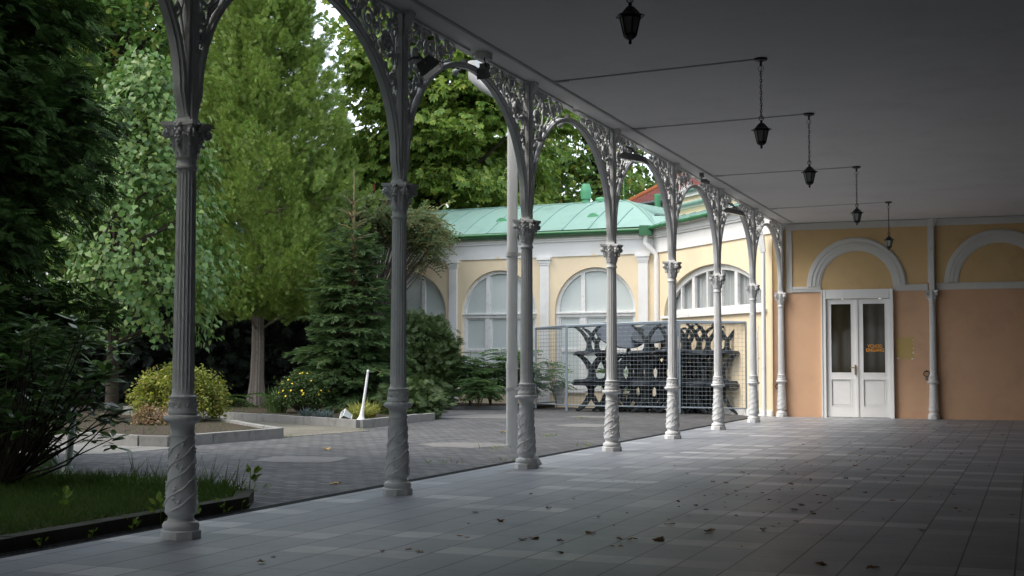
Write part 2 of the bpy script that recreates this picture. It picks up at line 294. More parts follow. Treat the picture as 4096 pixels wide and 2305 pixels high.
# ---------------------------------------------------------------- iron column prototype
def spiral(cu,cv,r,turns,hand,start,steps=26,rmin=.18):
    return [(cu+ (r*(1-(1-rmin)*i/steps))*math.cos(start+hand*2*PI*turns*i/steps), cv+(r*(1-(1-rmin)*i/steps))*math.sin(start+hand*2*PI*turns*i/steps)) for i in range(steps+1)]
def rib_pt(th): return (1.507-1.437*math.cos(th), 2.76+1.115*math.sin(th))
def spandrel(par,s,half=True):
    rib=MB(); n=26; vs=[];fs=[]
    prof=[(-.042,0),(.042,0),(.042,.030),(.022,.030),(.022,.046),(-.022,.046),(-.022,.030),(-.042,.030)]
    for (v,u,kk) in ((2.60,.050,.12),(2.68,.060,.55)):
        for (x,d) in prof: vs.append((x*(.8+.2*kk),s*(u+kk*d),v))
    for i in range(n+1):
        th=PI/2*i/n; u,v=rib_pt(th)
        du,dv=1.437*math.sin(th),1.115*math.cos(th); L=math.hypot(du,dv); nu,nv=(dv/L,-du/L)  # towards the opening
        for (x,d) in prof:
            vs.append((x,s*(u+nu*d),v+nv*d))
    k=len(prof)
    for i in range(n+2):
        for j in range(k):
            j2=(j+1)%k; f=(i*k+j,i*k+j2,(i+1)*k+j2,(i+1)*k+j); fs.append(f if s<0 else f[::-1])
    rib.add(vs,fs)
    ro=rib.build('arch_rib',M['iron'],par,smooth=35)
    sc_=MB()
    def T(pts,r,n=6): sc_.tube([(0,s*a,b) for a,b in pts],r,n)
    big=[(.27,3.70,.150,1.6,1,PI*.5),(.60,3.82,.098,1.7,-1,PI*1.2),(.83,3.885,.066,1.6,1,PI*.9),(.99,3.925,.045,1.5,-1,PI),(1.11,3.95,.030,1.4,1,PI),
         (.175,3.42,.075,1.5,-1,PI*.2),(.145,3.25,.050,1.5,1,PI*.5),(.125,3.13,.036,1.4,-1,PI*.5),(.113,3.03,.024,1.4,1,0),(.40,3.52,.055,1.5,1,PI*.2),(.46,3.93,.055,1.5,1,0),(.12,3.92,.055,1.5,-1,0),(.33,3.935,.045,1.4,1,1),(.71,3.955,.035,1.3,-1,1),(.28,3.49,.045,1.5,-1,2)]
    for cu,cv,r,tn,h,st in big:
        p=spiral(cu,cv,r,tn,h,st); T(p,[.0165*(1-.45*i/len(p))*(1 if r>.05 else .75) for i in range(len(p))])
        sc_.ball((0,s*cu,cv),r*.22+.006,8,5)
    # rosette of the large scroll
    for k in range(8):
        g=2*PI*k/8; sc_.ball((.012,s*(.27+.06*math.cos(g)),3.70+.06*math.sin(g)),.026,6,4,(.5,1,1))
    # stems that follow rib and post, S-links
    def off(th,d):
        u,v=rib_pt(th); du,dv=1.437*math.sin(th),1.115*math.cos(th); L=math.hypot(du,dv); return (u-dv/L*d,v+du/L*d)
    T([off(.30+.95*i/20,.012+.02*(math.sin(i*1.1))**2) for i in range(21)],.009)
    T([(.075+.012*math.sin(i*1.2),2.95+.98*i/22) for i in range(23)],.008)
    for a,b,c in [((.10,2.95),(.16,3.12),(.20,3.33)),((.20,3.33),(.33,3.42),(.44,3.60)),((.44,3.60),(.50,3.74),(.50,3.97)),((.42,3.80),(.42,3.90),(.38,3.99)),((.72,3.80),(.74,3.88),(.70,3.99)),((.5,3.62),(.62,3.70),(.72,3.80)),((.9,3.86),(.92,3.93),(.90,3.99)),((.20,3.84),(.17,3.92),(.20,3.99)),((.08,3.55),(.13,3.60),(.14,3.72)),((.08,3.86),(.13,3.84),(.18,3.83))]:
        T([tuple((1-t)**2*a[i]+2*t*(1-t)*b[i]+t*t*c[i] for i in (0,1)) for t in [j/8 for j in range(9)]],.010)
    for cu,cv,r in [(.50,3.60,.022),(.33,3.47,.02),(.20,3.335,.017),(.16,3.18,.014),(.135,3.08,.011),(.115,2.97,.010),(.105,2.90,.008),(.72,3.80,.018),(.93,3.875,.013),(.42,3.62,.02),(.49,3.78,.018),(.10,3.62,.016),(.09,3.52,.014),(.39,3.985,.014)]:
        sc_.ball((0,s*cu,cv),r,7,5,(.7,1,1.2))
    qq=np.random.default_rng(17 if s>0 else 18); cnt=0
    while cnt<95:   # small leaf lobes and tendrils of the casting
        u0,v0=qq.uniform(.07,1.25),qq.uniform(2.9,3.99); th=math.acos(max(-1,min(1,(1.507-u0)/1.437))); vr=2.76+1.115*math.sin(th)
        if v0<vr+.03: continue
        a=qq.uniform(0,6.28); c=qq.choice([-1,1])*qq.uniform(8,22); L=qq.uniform(.05,.11); pts=[]; x_,z_=u0,v0
        for i in range(7):
            pts.append((min(max(x_,.06),1.3),min(z_,3.995))); x_+=math.cos(a)*L/6; z_+=math.sin(a)*L/6; a+=c*L/6
        T(pts,[.006+.008*math.sin(PI*(i+.5)/7) for i in range(7)],5); cnt+=1
    sc_.box((0,s*.75,HC-.013),(.06,1.36,.022))
    sc_.build('scrollwork',M['iron'],ro,smooth=50)
def iron_column(label,group=None,spans=(1,-1)):
    root=thing('iron_column',label,'column',(0,0,0),0,group)
    b=MB(); b.lathe([(.124,0),(.124,.048),(.116,.055)],8,ph=PI/8)
    b.lathe([(.106,.055),(.112,.068),(.112,.085),(.104,.10),(.086,.108),(.078,.122),(.080,.138),(.092,.150),(.098,.158)],32,cap=False)
    b.build('base',M['iron'],root,smooth=35)
    d=MB(); rr=lambda z:.099-.026*((z-.158)/.46)**.85
    d.lathe([(.098,.158),(.0995,.17)]+[(rr(z),z) for z in [.17+.45*i/10 for i in range(11)]]+[(.078,.625),(.078,.64),(.074,.645),(.0745,.69),(.080,.70),(.092,.715)],36,cap=False)
    do=d.build('pedestal_drum',M['iron'],root,smooth=40)
    v=MB(); q=np.random.default_rng(3)
    for k in range(4):
        p=[]
        for i in range(31):
            z=.175+.44*i/30; g=k*PI/2+7.2*i/30+.10*math.sin(i*.9); r=rr(z)+.002; p.append((r*math.cos(g),r*math.sin(g),z))
        v.tube(p,[.0075-.003*i/30 for i in range(31)],5)
        for j in range(8):
            z=.20+.40*(j+.5*(k%2))/8; g=k*PI/2+7.2*(z-.175)/.44+(.42 if j%2 else -.40); r=rr(z)
            c=Vector((r*math.cos(g),r*math.sin(g),z)); tx=Vector((-math.sin(g),math.cos(g),0)); tz=Vector((0,0,1)); nn=Vector((math.cos(g),math.sin(g),0))
            a0=q.uniform(0,6); ring=[]; sz=.021*q.uniform(.8,1.25)
            for m_ in range(10):
                g2=a0+2*PI*m_/10; l=sz*(1 if m_%2==0 else .5)
                u,w=l*math.cos(g2),l*math.sin(g2); gg=g+u/r; ring.append(Vector((r*math.cos(gg),r*math.sin(gg),z+w))+nn*.0015)
            v.add(ring+[c+nn*.009],[(m_,(m_+1)%10,10) for m_ in range(10)])
            v.ball(c+nn*.004+tz*.02*(-1 if j%2 else 1)+tx*.012,.0065,6,4)
    v.build('vine_relief',M['iron'],do,smooth=30)
    c=MB(); fm=lambda k,i: 1+(.035*(abs(((k%6)/6)-.5)*2-.5) if i in (2,3,4) else 0)
    c.lathe([(.078,.708),(.104,.712),(.115,.724),(.117,.737),(.110,.75),(.088,.754),(.083,.760)],96,mod=fm,cap=False)
    c.lathe([(.083,.758),(.092,.764),(.094,.775),(.087,.79),(.080,.81),(.0775,.835),(.079,.853)],32,cap=False)
    c.lathe([(.079,.852),(.083,.857),(.083,.868),(.072,.875),(.068,.89)],80,mod=lambda k,i:1+(.03 if (k%4<2 and i in (1,2)) else 0),cap=False)
    co=c.build('collar',M['iron'],root,smooth=40)
    cr=MB()
    for k in range(10):
        g=2*PI*k/10
        for (dz,dg,sz) in ((0,0,.012),(.017,.10,.009),(.017,-.10,.009),(-.016,.12,.008),(-.016,-.12,.008)):
            z=.812+dz; r=.0815-.05*(z-.812); cr.ball((r*math.cos(g+dg),r*math.sin(g+dg),z),sz,6,4,(.8,.8,1.3))
        g+=PI/10; cr.tube([((.083-.03*(z-.79))*math.cos(g+a),(.083-.03*(z-.79))*math.sin(g+a),z) for a,z in ((-.16,.785),(-.15,.81),(0,.838),(.15,.81),(.16,.785))],.0045,5)
    cr.build('collar_relief',M['iron'],co,smooth=40)
    s=MB(); nf=18; per=6
    def fl_(k,i):
        if i in (0,1): return 1
        t=(k%per)/per; return 1-.10*math.sin(PI*t)**.7 if t>0 else 1
    zs=[.885,.905,.925]+[.925+1.32*i/8 for i in range(1,9)]
    pr=[(.0675-.0085*((z-.885)/1.37),z) for z in zs]+[(.0588,2.262),(.0588,2.275)]
    m_=len(pr); s.lathe(pr,nf*per,mod=lambda k,i: 1 if i in (0,1,m_-1,m_-2) else fl_(k,i),cap=False)
    s.build('fluted_shaft',M['iron'],root,smooth=28)
    k_=MB()
    k_.lathe([(.0588,2.268),(.0675,2.276),(.0695,2.287),(.064,2.298),(.060,2.305),(.0615,2.335),(.066,2.345),(.061,2.355)],32,cap=False)
    k_.lathe([(.061,2.35),(.063,2.40),(.070,2.46),(.083,2.515),(.092,2.535)],28,cap=False)
    # abacus: concave sides, pointed horns
    ab=[]
    for side in range(4):
        for t in [j/8 for j in range(8)]:
            a0=PI/4+side*PI/2; p0=Vector((.163*math.cos(a0),.163*math.sin(a0))); a1=a0+PI/2; p1=Vector((.163*math.cos(a1),.163*math.sin(a1)))
            p=p0.lerp(p1,t); mid=(p0+p1)/2; p=p-mid.normalized()*(.028*math.sin(PI*t)); ab.append(tuple(p))
    k_.prism([(x*.90,y*.90) for x,y in ab],2.527,2.542); k_.prism(ab,2.542,2.5686)
    # acanthus leaves in two rows
    for row,(n_,z0,h,ro_,off_) in enumerate(((8,2.345,.085,.064,0),(8,2.375,.12,.068,PI/8))):
        for i in range(n_):
            g=off_+2*PI*i/n_; vs=[];fs=[]
            for a in range(6):
                t=a/5; w=.021*(1-.25*t)*(.7+.6*math.sin(PI*min(t+.15,1))); r=ro_+.004+.034*t**2.4; z=z0+h*(1-(1-t)**1.6)-(.012*(t>.9))
                for b in (-1,-.35,0,.35,1):
                    gg=g+b*w/r; rr_=r+(.006 if b==0 else (.0 if abs(b)==1 else .004)); vs.append((rr_*math.cos(gg),rr_*math.sin(gg),z))
            for a in range(5):
                for b in range(4): fs.append((a*5+b,a*5+b+1,a*5+b+6,a*5+b+5))
            k_.add(vs,fs)
            k_.ball(((ro_+.036)*math.cos(g),(ro_+.036)*math.sin(g),z0+h-.01),.012,6,4)
    for side in range(4):  # fruit bunch mid-face
        g=side*PI/2
        for dz,dg,sz in ((.0,0,.017),(.022,.13,.015),(.022,-.13,.015),(-.022,.10,.013),(-.022,-.10,.013),(.045,0,.018),(-.045,0,.012),(.062,.15,.012),(.062,-.15,.012)):
            k_.ball((.103*math.cos(g+dg),.103*math.sin(g+dg),2.49+dz),sz,7,5)
    ko=k_.build('capital',M['iron'],root,smooth=40)
    for side in range(4):
        g=PI/4+side*PI/2; vo=MB()
        for sg in (-1,1):
            p=[]
            for i in range(24):
                a=2*PI*1.6*i/23; r=.031*(1-.8*i/23); u=.128+r*math.cos(a+PI/2)*.9; z=2.497+r*math.sin(a+PI/2)
                dd=sg*.013; p.append((u*math.cos(g)-dd*math.sin(g),u*math.sin(g)+dd*math.cos(g),z))
            vo.tube(p,.0085,6)
            vo.ball((.128*math.cos(g)-sg*.02*math.sin(g),.128*math.sin(g)+sg*.02*math.cos(g),2.497),.012,7,5)
        vo.tube([(.07*math.cos(g),.07*math.sin(g),2.42),(.098*math.cos(g),.098*math.sin(g),2.475),(.125*math.cos(g),.125*math.sin(g),2.525)],[.013,.012,.009],6)
        vo.build('volute',M['iron'],ko,smooth=50)
    p=MB(); p.box((0,0,(CAP+HC)/2+.002),(.082,.106,HC-CAP-.008))
    for sx in (-1,1): p.box((sx*.048,0,(CAP+HC)/2),(.014,.062,HC-CAP-.014))
    for i in range(15): 
        z=2.66+.085*i
        for sx in (-1,1): p.ball((sx*.055,0,z),.0165,7,4,(.35,1,1))
    p.lathe([(.078,2.5690),(.078,2.585),(.066,2.60)],4,ph=PI/4)
    p.build('upper_post',M['iron'],root,smooth=35)
    br=MB(); br.prism([(.0,-.05),(.115,-.05),(.115,.05),(.0,.05)],HC-.03,HC-.004)
    vs=[]; 
    for y in (-.045,.045): vs+=[(.055,y,HC-.16),(.075,y,HC-.115),(.112,y,HC-.03),(.055,y,HC-.03)]
    br.add(vs,[(0,1,2,3),(7,6,5,4),(0,4,5,1),(1,5,6,2),(3,7,4,0),(2,6,7,3)])
    br.build('ceiling_bracket',M['iron'],root)
    for s_ in spans: spandrel(root,s_)
    return root
names=['iron column nearest the camera, standing at the end of the grassy bed','second iron column from the camera, with a dark floodlight hanging beside its arch',
 'third iron column from the camera, with the thick white downpipe beside it','fourth iron column from the camera, standing in front of the middle of the wire cage',
 'fifth iron column from the camera, in front of the doubled posts of the wire cage','sixth iron column from the camera, in front of the right part of the wire cage',
 'seventh iron column from the camera, last free-standing one before the hall end wall']
col0=iron_column(names[0],'iron columns of the arcade'); columns=[]
for i in range(7):
    c=col0 if i==0 else copy_tree(col0)
    c.location=(0,i*S,0); c['label']=names[i]; columns.append(c)
wc=iron_column('iron half column engaged in the end wall at the last bay of the arcade','columns against the end wall',(-1,))
wc.location=(0,7*S-.004,0)
wc2=iron_column('slim iron wall column right of the door, against the peach wall','columns against the end wall',())
wc2.location=(3.019,7*S-.004,0)
# ---------------------------------------------------------------- end wall with door
bw=thing('end_wall','peach and ochre plaster end wall with white mouldings, two blind arches and a white double door','wall',(1.5,YW,0))
def W(mb,name,mat,par=bw,smooth=None):
    o=mb.build(name,mat,par,smooth); o.location=(-1.5,-YW,0); return o
def sub(mb,name,mat,par,smooth=None): return mb.build(name,mat,par,smooth)
lw=MB(); lw.box(((-.19+.82)/2,YW+.15,1.31),(1.01,.3,2.62)); lw.box(((2.262+6.1)/2,YW+.15,1.31),(6.1-2.262,.3,2.62)); W(lw,'lower_wall',M['peach_wall'])
uw=MB(); uw.box((2.955,YW+.15,3.32),(6.29,.3,1.392)); W(uw,'upper_wall',M['ochre_wall'])
def moulded(mb,x0,x1,z0,z1,steps=((0,1,.02),(.12,.88,.032),(.55,.86,.045))):
    for a,b,d in steps: mb.box(((x0+x1)/2,YW-d/2,z0+(a+b)/2*(z1-z0)),(x1-x0,d,(b-a)*(z1-z0)))
lg=MB(); moulded(lg,.235,.815,2.575,2.69); moulded(lg,2.262,2.93,2.575,2.705); moulded(lg,3.10,6.09,2.585,2.72); W(lg,'ledge_moulding',M['trim_grey'])
for xc,zc,r0,r1 in ((1.53,2.69,.72,1.0),(4.30,2.72,.78,1.05)):
    am=MB(); n=40
    for (ra,rb,d) in ((r0,r1,.018),(r0+.03,r1-.02,.032),(r0+.10,r0+.16,.046),(r1-.10,r1-.03,.050)):
        vs=[];fs=[]
        for i in range(n+1):
            g=PI*i/n
            for r in (ra,rb):
                for y in (YW,YW-d): vs.append((xc+r*math.cos(g),y,zc+r*math.sin(g)))
        for i in range(n):
            a=i*4;b=a+4; fs+=[(a+1,a+3,b+3,b+1),(a,a+1,b+1,b),(a+3,a+2,b+2,b+3)]
        fs+=[(0,2,3,1),(n*4,n*4+1,n*4+3,n*4+2)]
        am.add(vs,fs)
    W(am,'arch_moulding',M['trim_grey'],smooth=30)
cn=MB(); moulded(cn,.10,6.09,3.875,4.005,((0,1,.03),(.3,1,.05),(.62,1,.085))); W(cn,'cornice',M['trim_grey'])
ps=MB(); ps.box((.17,YW-.0125,3.22),(.12,.025,1.30)); ps.box((3.0,YW-.02,3.3),(.12,.04,1.14)); ps.box((3.0,YW-.05,3.3),(.05,.03,1.14)); ps.tube([(3.03,YW-.07,2.58),(3.03,YW-.075,3.6),(3.0,YW-.08,4.0)],.022,8); W(ps,'pilaster_strip',M['trim_grey'])
pt=MB(); pt.add([(2.305,YW-.003,1.20),(2.64,YW-.003,1.195),(2.645,YW-.003,1.625),(2.31,YW-.003,1.63)],[(0,1,2,3)]); po=W(pt,'repainted_patch',M['patchp'])
tp=MB()
for a in ([(2.305,1.197),(2.36,1.197),(2.352,1.222),(2.325,1.224)],[(2.585,1.192),(2.645,1.19),(2.63,1.21),(2.607,1.214)],[(2.622,1.30),(2.643,1.30),(2.645,1.35),(2.628,1.345),(2.619,1.32)],[(2.628,1.50),(2.642,1.50),(2.64,1.52)],[(2.615,1.575),(2.63,1.565),(2.635,1.60)],[(2.63,1.395),(2.642,1.39),(2.641,1.44),(2.634,1.43)]):
    tp.add([(x,YW-.0055,z) for x,z in a],[tuple(range(len(a)))])
tp.build('torn_paint',M['white_plaster'],po)
sk=MB(); sk.box((4.2,YW-.008,.035),(3.7,.016,.07)); W(sk,'skirting',M['peach_wall'])
# door: frame, two leaves, lower panels, panes, handle, lettering
df=MB(); x0,x1=.823,2.259
df.box((x0+.045,YW-.01,1.31),(.09,.11,2.62)); df.box((x1-.036,YW-.01,1.31),(.072,.11,2.62)); df.box(((x0+x1)/2,YW-.005,2.525),(x1-x0-.17,.10,.19))
df.box(((x0+x1)/2,YW-.045,2.452),(x1-x0-.165,.035,.03)); df.box((x0+.012,YW-.07,1.31),(.022,.02,2.62)); df.box((x1-.010,YW-.07,1.31),(.020,.02,2.62))
dr=W(df,'door_frame',M['white_paint'])
for k,(a,b) in enumerate(((.916,1.542),(1.546,2.184))):
    L=MB(); y=YW+.012; t=.045
    ga,gb=(a+.085,b-.115) if k==0 else (a+.095,b-.085)
    L.box(((a+ga)/2,y,1.215),(ga-a,t,2.41)); L.box(((b+gb)/2,y,1.215),(b-gb,t,2.41))
    for z0,z1 in ((.012,.225),(.79,.905),(2.335,2.42)): L.box(((ga+gb)/2,y,(z0+z1)/2),(gb-ga,t-.001,z1-z0))
    L.box(((ga+gb)/2,y+.012,.507),(gb-ga,.016,.566)); L.box(((ga+gb)/2,y+.004,.507),(gb-ga-.09,.02,.48))
    # beads round pane and panel
    for z0,z1 in ((.225,.79),(.905,2.335)):
        for xx in (ga+.007,gb-.007): L.box((xx,y-.015,(z0+z1)/2),(.014,.022,z1-z0))
        for zz in (z0+.007,z1-.007): L.box(((ga+gb)/2,y-.015,zz),(gb-ga-.028,.022,.014))
    if k==0: L.box((b-.012,y-.03,1.215),(.05,.02,2.40))
    lf=L.build('door_leaf',M['white_paint'],dr)
    g=MB().box(((ga+gb)/2,y+.006,1.62),(gb-ga-.028,.008,1.402)).build('pane',M['door_glass'],dr)
    if k==1:
        for txt,zb,xc in (('VCHOD',1.425,1.885),('EINGANG',1.345,1.885)):
            cu=bpy.data.curves.new('lettering','FONT'); cu.body=txt; cu.size=.095; cu.offset=.0022; cu.align_x='CENTER'; cu.extrude=.0006; cu.space_character=1.05
            to=bpy.data.objects.new('tmp',cu); COL.objects.link(to); bpy.context.view_layer.update()
            me=bpy.data.meshes.new_from_object(to.evaluated_get(bpy.context.evaluated_depsgraph_get())); bpy.data.objects.remove(to)
            lo=bpy.data.objects.new('lettering',me); COL.objects.link(lo); me.materials.clear(); me.materials.append(M['orange']); lo.parent=dr; lo.rotation_euler=(PI/2,0,0); lo.location=(xc,y-.0005,zb); lo.scale=(.82,1,1)
            # stencil gaps: narrow strips of bare pane are left out of the letters by the thin cut below
h=MB(); h.box((1.497,YW-.045,.975),(.032,.008,.21)); h.tube([(1.497,YW-.045,1.02),(1.497,YW-.085,1.02),(1.47,YW-.092,1.02),(1.40,YW-.09,1.018)],.0095,8); h.build('handle',M['brass'],dr,40)
# rings on the wall
for (x,z,lab) in ((2.885,.90,'small dark iron ring with a hanging tag on the peach wall beside the wall column'),(-.075,.62,'small dark iron ring low on the wall left of the engaged corner column')):
    r=thing('wall_ring',lab,'iron ring',(x,YW-.03,z)); t=MB().tube([(.055*math.cos(a),.0-.012*math.sin(a),.055*math.sin(a)) for a in [2*PI*i/18 for i in range(18)]],.0085,6,closed=True); t.box((0,.012,.055),(.03,.036,.03)); t.build('ring',M['black_metal'],r,40)
    MB().box((.004,-.012,-.10),(.05,.016,.06)).box((.002,-.012,-.062),(.012,.01,.03)).build('hanging_tag',M['dark_metal'],r)
# ---------------------------------------------------------------- lanterns and their conduits
def lantern(label,group):
    root=thing('hanging_lantern',label,'lantern',(0,0,HC),0,group)
    MB().lathe([(.0,-.035),(.018,-.033),(.024,-.03),(.060,-.02),(.064,-.008),(.064,0)],20,cap=False).lathe([(.012,-.075),(.012,-.03)],8).build('ceiling_rose',M['black_metal'],root,40)
    ch=MB()
    for i in range(17):
        z=-.10-.029*i; a=(i%2)*PI/2
        if i in (0,): rr_=.03
        else: rr_=.0
        n=10; pts=[]
        for k in range(n):
            g=2*PI*k/n; w=(.026 if i==0 else .0105)*math.cos(g); h_=(.03 if i==0 else .021)*math.sin(g); pts.append((w*math.cos(a),w*math.sin(a),z+h_))
        ch.tube(pts,.0026,5,closed=True)
    ch.tube([(.022*math.cos(2*PI*k/12),0,-.582+.022*math.sin(2*PI*k/12)) for k in range(12)],.004,5,closed=True)
    ch.tube([(.006*math.sin(i*.9),.006*math.cos(i*.9),-.07-.53*i/30) for i in range(31)],.0025,5)
    ch.build('chain',M['black_metal'],root,50)
    MB().lathe([(.008,-.605),(.014,-.612),(.010,-.622),(.028,-.632),(.052,-.658),(.066,-.675),(.098,-.690),(.098,-.696),(.060,-.692)],6,cap=True).build('roof_cap',M['black_metal'],root)
    fr=MB()
    for k in range(6):
        g=2*PI*k/6; c,s_=math.cos(g),math.sin(g)
        fr.tube([(.070*c,.070*s_,-.69),(.041*c,.041*s_,-.815)],.0055,5)
    fr.lathe([(.073,-.69),(.073,-.702),(.068,-.705)],6); fr.lathe([(.046,-.808),(.046,-.822),(.03,-.838),(.010,-.848),(.010,-.858),(.013,-.864),(.007,-.875)],6)
    fr.build('frame',M['black_metal'],root)
    MB().lathe([(.0665,-.70),(.0385,-.812)],6,cap=False).build('glass_panes',M['lamp_glass'],root)
    MB().lathe([(.012,-.81),(.012,-.76),(.024,-.745),(.024,-.715),(.010,-.70)],10).build('bulb',M['frost'],root,50)
    return root
spots=[(2.5,1.27,'nearest hanging lantern, cut by the top edge of the photo'),(2.5,5.77,'second hanging lantern from the camera, on a chain'),(2.49,8.80,'third hanging lantern from the camera, middle one of the row of five'),(2.49,13.32,'fourth hanging lantern from the camera, second from the end wall'),(2.50,17.93,'farthest and smallest hanging lantern, in front of the arch over the door')]
la=lantern('x','black hexagonal lanterns hanging in a row from the ceiling')
starts=[(.29,1.50),(.29,6.05),(.29,9.05),(.29,13.54),(.29,18.26)]
for i,(x,y,l) in enumerate(spots):
    o=la if i==0 else copy_tree(la); o.location=(x,y,HC); o['label']=l
    cnd=MB(); a=starts[i]; cnd.tube([(a[0],a[1],HC-.006),(a[0]+.16,a[1]-.01,HC-.006)],.019,8); cnd.tube([(a[0]+.15,a[1]-.01,HC-.004),(x-.06,y+.0,HC-.004)],.010,8)
    c=cnd.build('cable_conduit',M['mould'],smooth=50); tag(c,'thin grey ceiling conduit feeding the '+['nearest','second','third','fourth','farthest'][i]+' lantern','conduit','conduits across the ceiling')
# ---------------------------------------------------------------- floodlights, camera
def floodlight(label,loc,rot,size,grp='floodlights on the arcade'):
    r=thing('floodlight',label,'floodlight',loc,0,grp); r.rotation_euler=rot
    w,d,h=size
    MB().box((0,0,0),(w,d,h),taper=.72).box((0,0,-h/2-.008),(w*1.06,d*1.06,.016)).build('housing',M['dark_metal'],r)
    MB().box((0,0,-h/2-.018),(w*.9,d*.9,.006)).build('glass',M['flood_glass'],r)
    b=MB(); b.tube([(0,-d/2-.012,0),(0,-d/2-.012,h*.9),(0,d/2+.012,h*.9),(0,d/2+.012,0)],.009,6); b.tube([(0,0,h*.9),(-.05,0,h*.9+.04),(-.13,-.02,h*.9+.05)],.013,6); b.build('bracket',M['dark_metal'],r,40)
    return r
floodlight('dark square floodlight hanging at the second column',(.19,3.13,3.57),(0,R(-38),R(20)),(.19,.22,.10))
floodlight('flat grey floodlight sticking out from the fourth column',(.27,9.12,3.67),(0,R(14),0),(.34,.24,.06))
floodlight('flat grey floodlight sticking out from the sixth column',(.27,15.2,3.64),(0,R(14),0),(.34,.24,.06))
cm=thing('security_camera','small grey spotlight with black cable under a junction box, between second and third columns','spotlight',(.10,4.6,HC))
MB().box((0,0,-.035),(.12,.13,.065)).build('junction_box',M['trim_grey'],cm)
MB().box((0,-.02,-.20),(.11,.085,.10),rx=R(25),taper=.8).box((0,.02,-.13),(.08,.07,.05)).build('lamp_body',M['dark_metal'],cm)
MB().tube([(.03,-.05,-.06),(.04,-.09,-.09),(.03,-.02,-.13),(.0,.0,-.18)],.006,6).build('cable',M['black_metal'],cm,50)
cb=thing('wall_bracket','small dark bracket lamp at the ceiling edge between fifth and sixth columns','lamp bracket',(.18,13.2,HC))
MB().box((0,0,-.03),(.05,.10,.06)).tube([(0,0,-.05),(.0,.02,-.10),(.08,.03,-.10)],.012,6).build('bracket_arm',M['dark_metal'],cb)
MB().box((.05,.03,-.13),(.12,.09,.05),ry=R(15)).build('lamp_head',M['dark_metal'],cb)
for i in range(7):
    yb=(i+.5)*S+.05
    if i in (0,): continue
    e=thing('arch_bulb','small clear bulb lamp outside the crown of the '+['first','second','third','fourth','fifth','sixth','seventh'][i]+' arch from the camera','lamp',(-.12,yb,3.86),0,'bulb lamps outside the arches')
    MB().box((.03,0,.05),(.05,.05,.09)).tube([(.02,0,.02),(-.03,0,-.01)],.012,6).build('holder',M['dark_metal'],e); MB().ball((-.06,0,-.02),.035,10,8).build('bulb',M['lamp_glass'],e,60)
# ---------------------------------------------------------------- downpipes
dp=thing('downpipe','thick white downpipe with an elbow, fixed to the third column from the camera','downpipe',(-.19,6.10,0))
MB().tube([(.0,0,.23),(.0,0,1.05)],.060,20).tube([(0,0,1.05),(0,0,2.28)],.057,20).tube([(0,0,2.28),(0,0,3.74),(-.04,0,3.84),(-.14,0,3.92),(-.30,0,4.02)],.055,20).tube([(0,0,1.03),(0,0,1.09)],.064,20).tube([(0,0,2.25),(0,0,2.30)],.061,20).build('pipe',M['white_paint'],dp,40)
MB().tube([(-.20,0,3.955),(-.34,0,4.05),(-.42,0,4.14),(-.42,0,4.30)],[.060,.068,.085,.09],20).build('hopper',M['white_paint'],dp,50)
MB().tube([(0,0,.29),(0,0,.24),(.03,.05,.20),(.11,.11,.15),(.20,.13,.09),(.25,.13,.01)],.046,16).build('shoe_elbow',M['white_paint'],dp,50)
MB().lathe([(.066,2.20),(.066,2.24)],20).box((.12,-.02,2.22),(.12,.02,.03)).build('pipe_clamp',M['trim_grey'],dp,40)
MB().lathe([(.066,.80),(.066,.83)],20).box((.10,-.03,.815),(.10,.02,.03)).build('pipe_clamp',M['trim_grey'],dp,40)
dq=thing('downpipe','slim white downpipe with a square hopper in the corner beside the end wall','downpipe',(-.34,20.98,0))
MB().tube([(0,0,.02),(0,0,3.42)],.045,14).tube([(0,0,1.0),(0,0,1.05)],.05,14).build('pipe',M['white_paint'],dq,40)
MB().box((-.03,0,3.60),(.10,.10,.36),ry=R(-10),taper=1.55).box((-.12,0,3.84),(.20,.18,.13),ry=R(-10)).build('hopper',M['white_plaster'],dq)
rp=MB(); rp.tube([(-.52,21.22,.05),(-.52,21.22,1.72)],.022,8); rp.tube([(-.52,21.22,1.72),(-.50,21.2,1.84),(-.52,21.22,1.9)],.018,6); rp.box((-.52,21.25,1.2),(.06,.05,.03))
rpo=rp.build('flaking_pipe',M['old_white'],smooth=40); tag(rpo,'thin conduit pipe with flaking white paint on the yellow wall beside the slim downpipe','pipe')
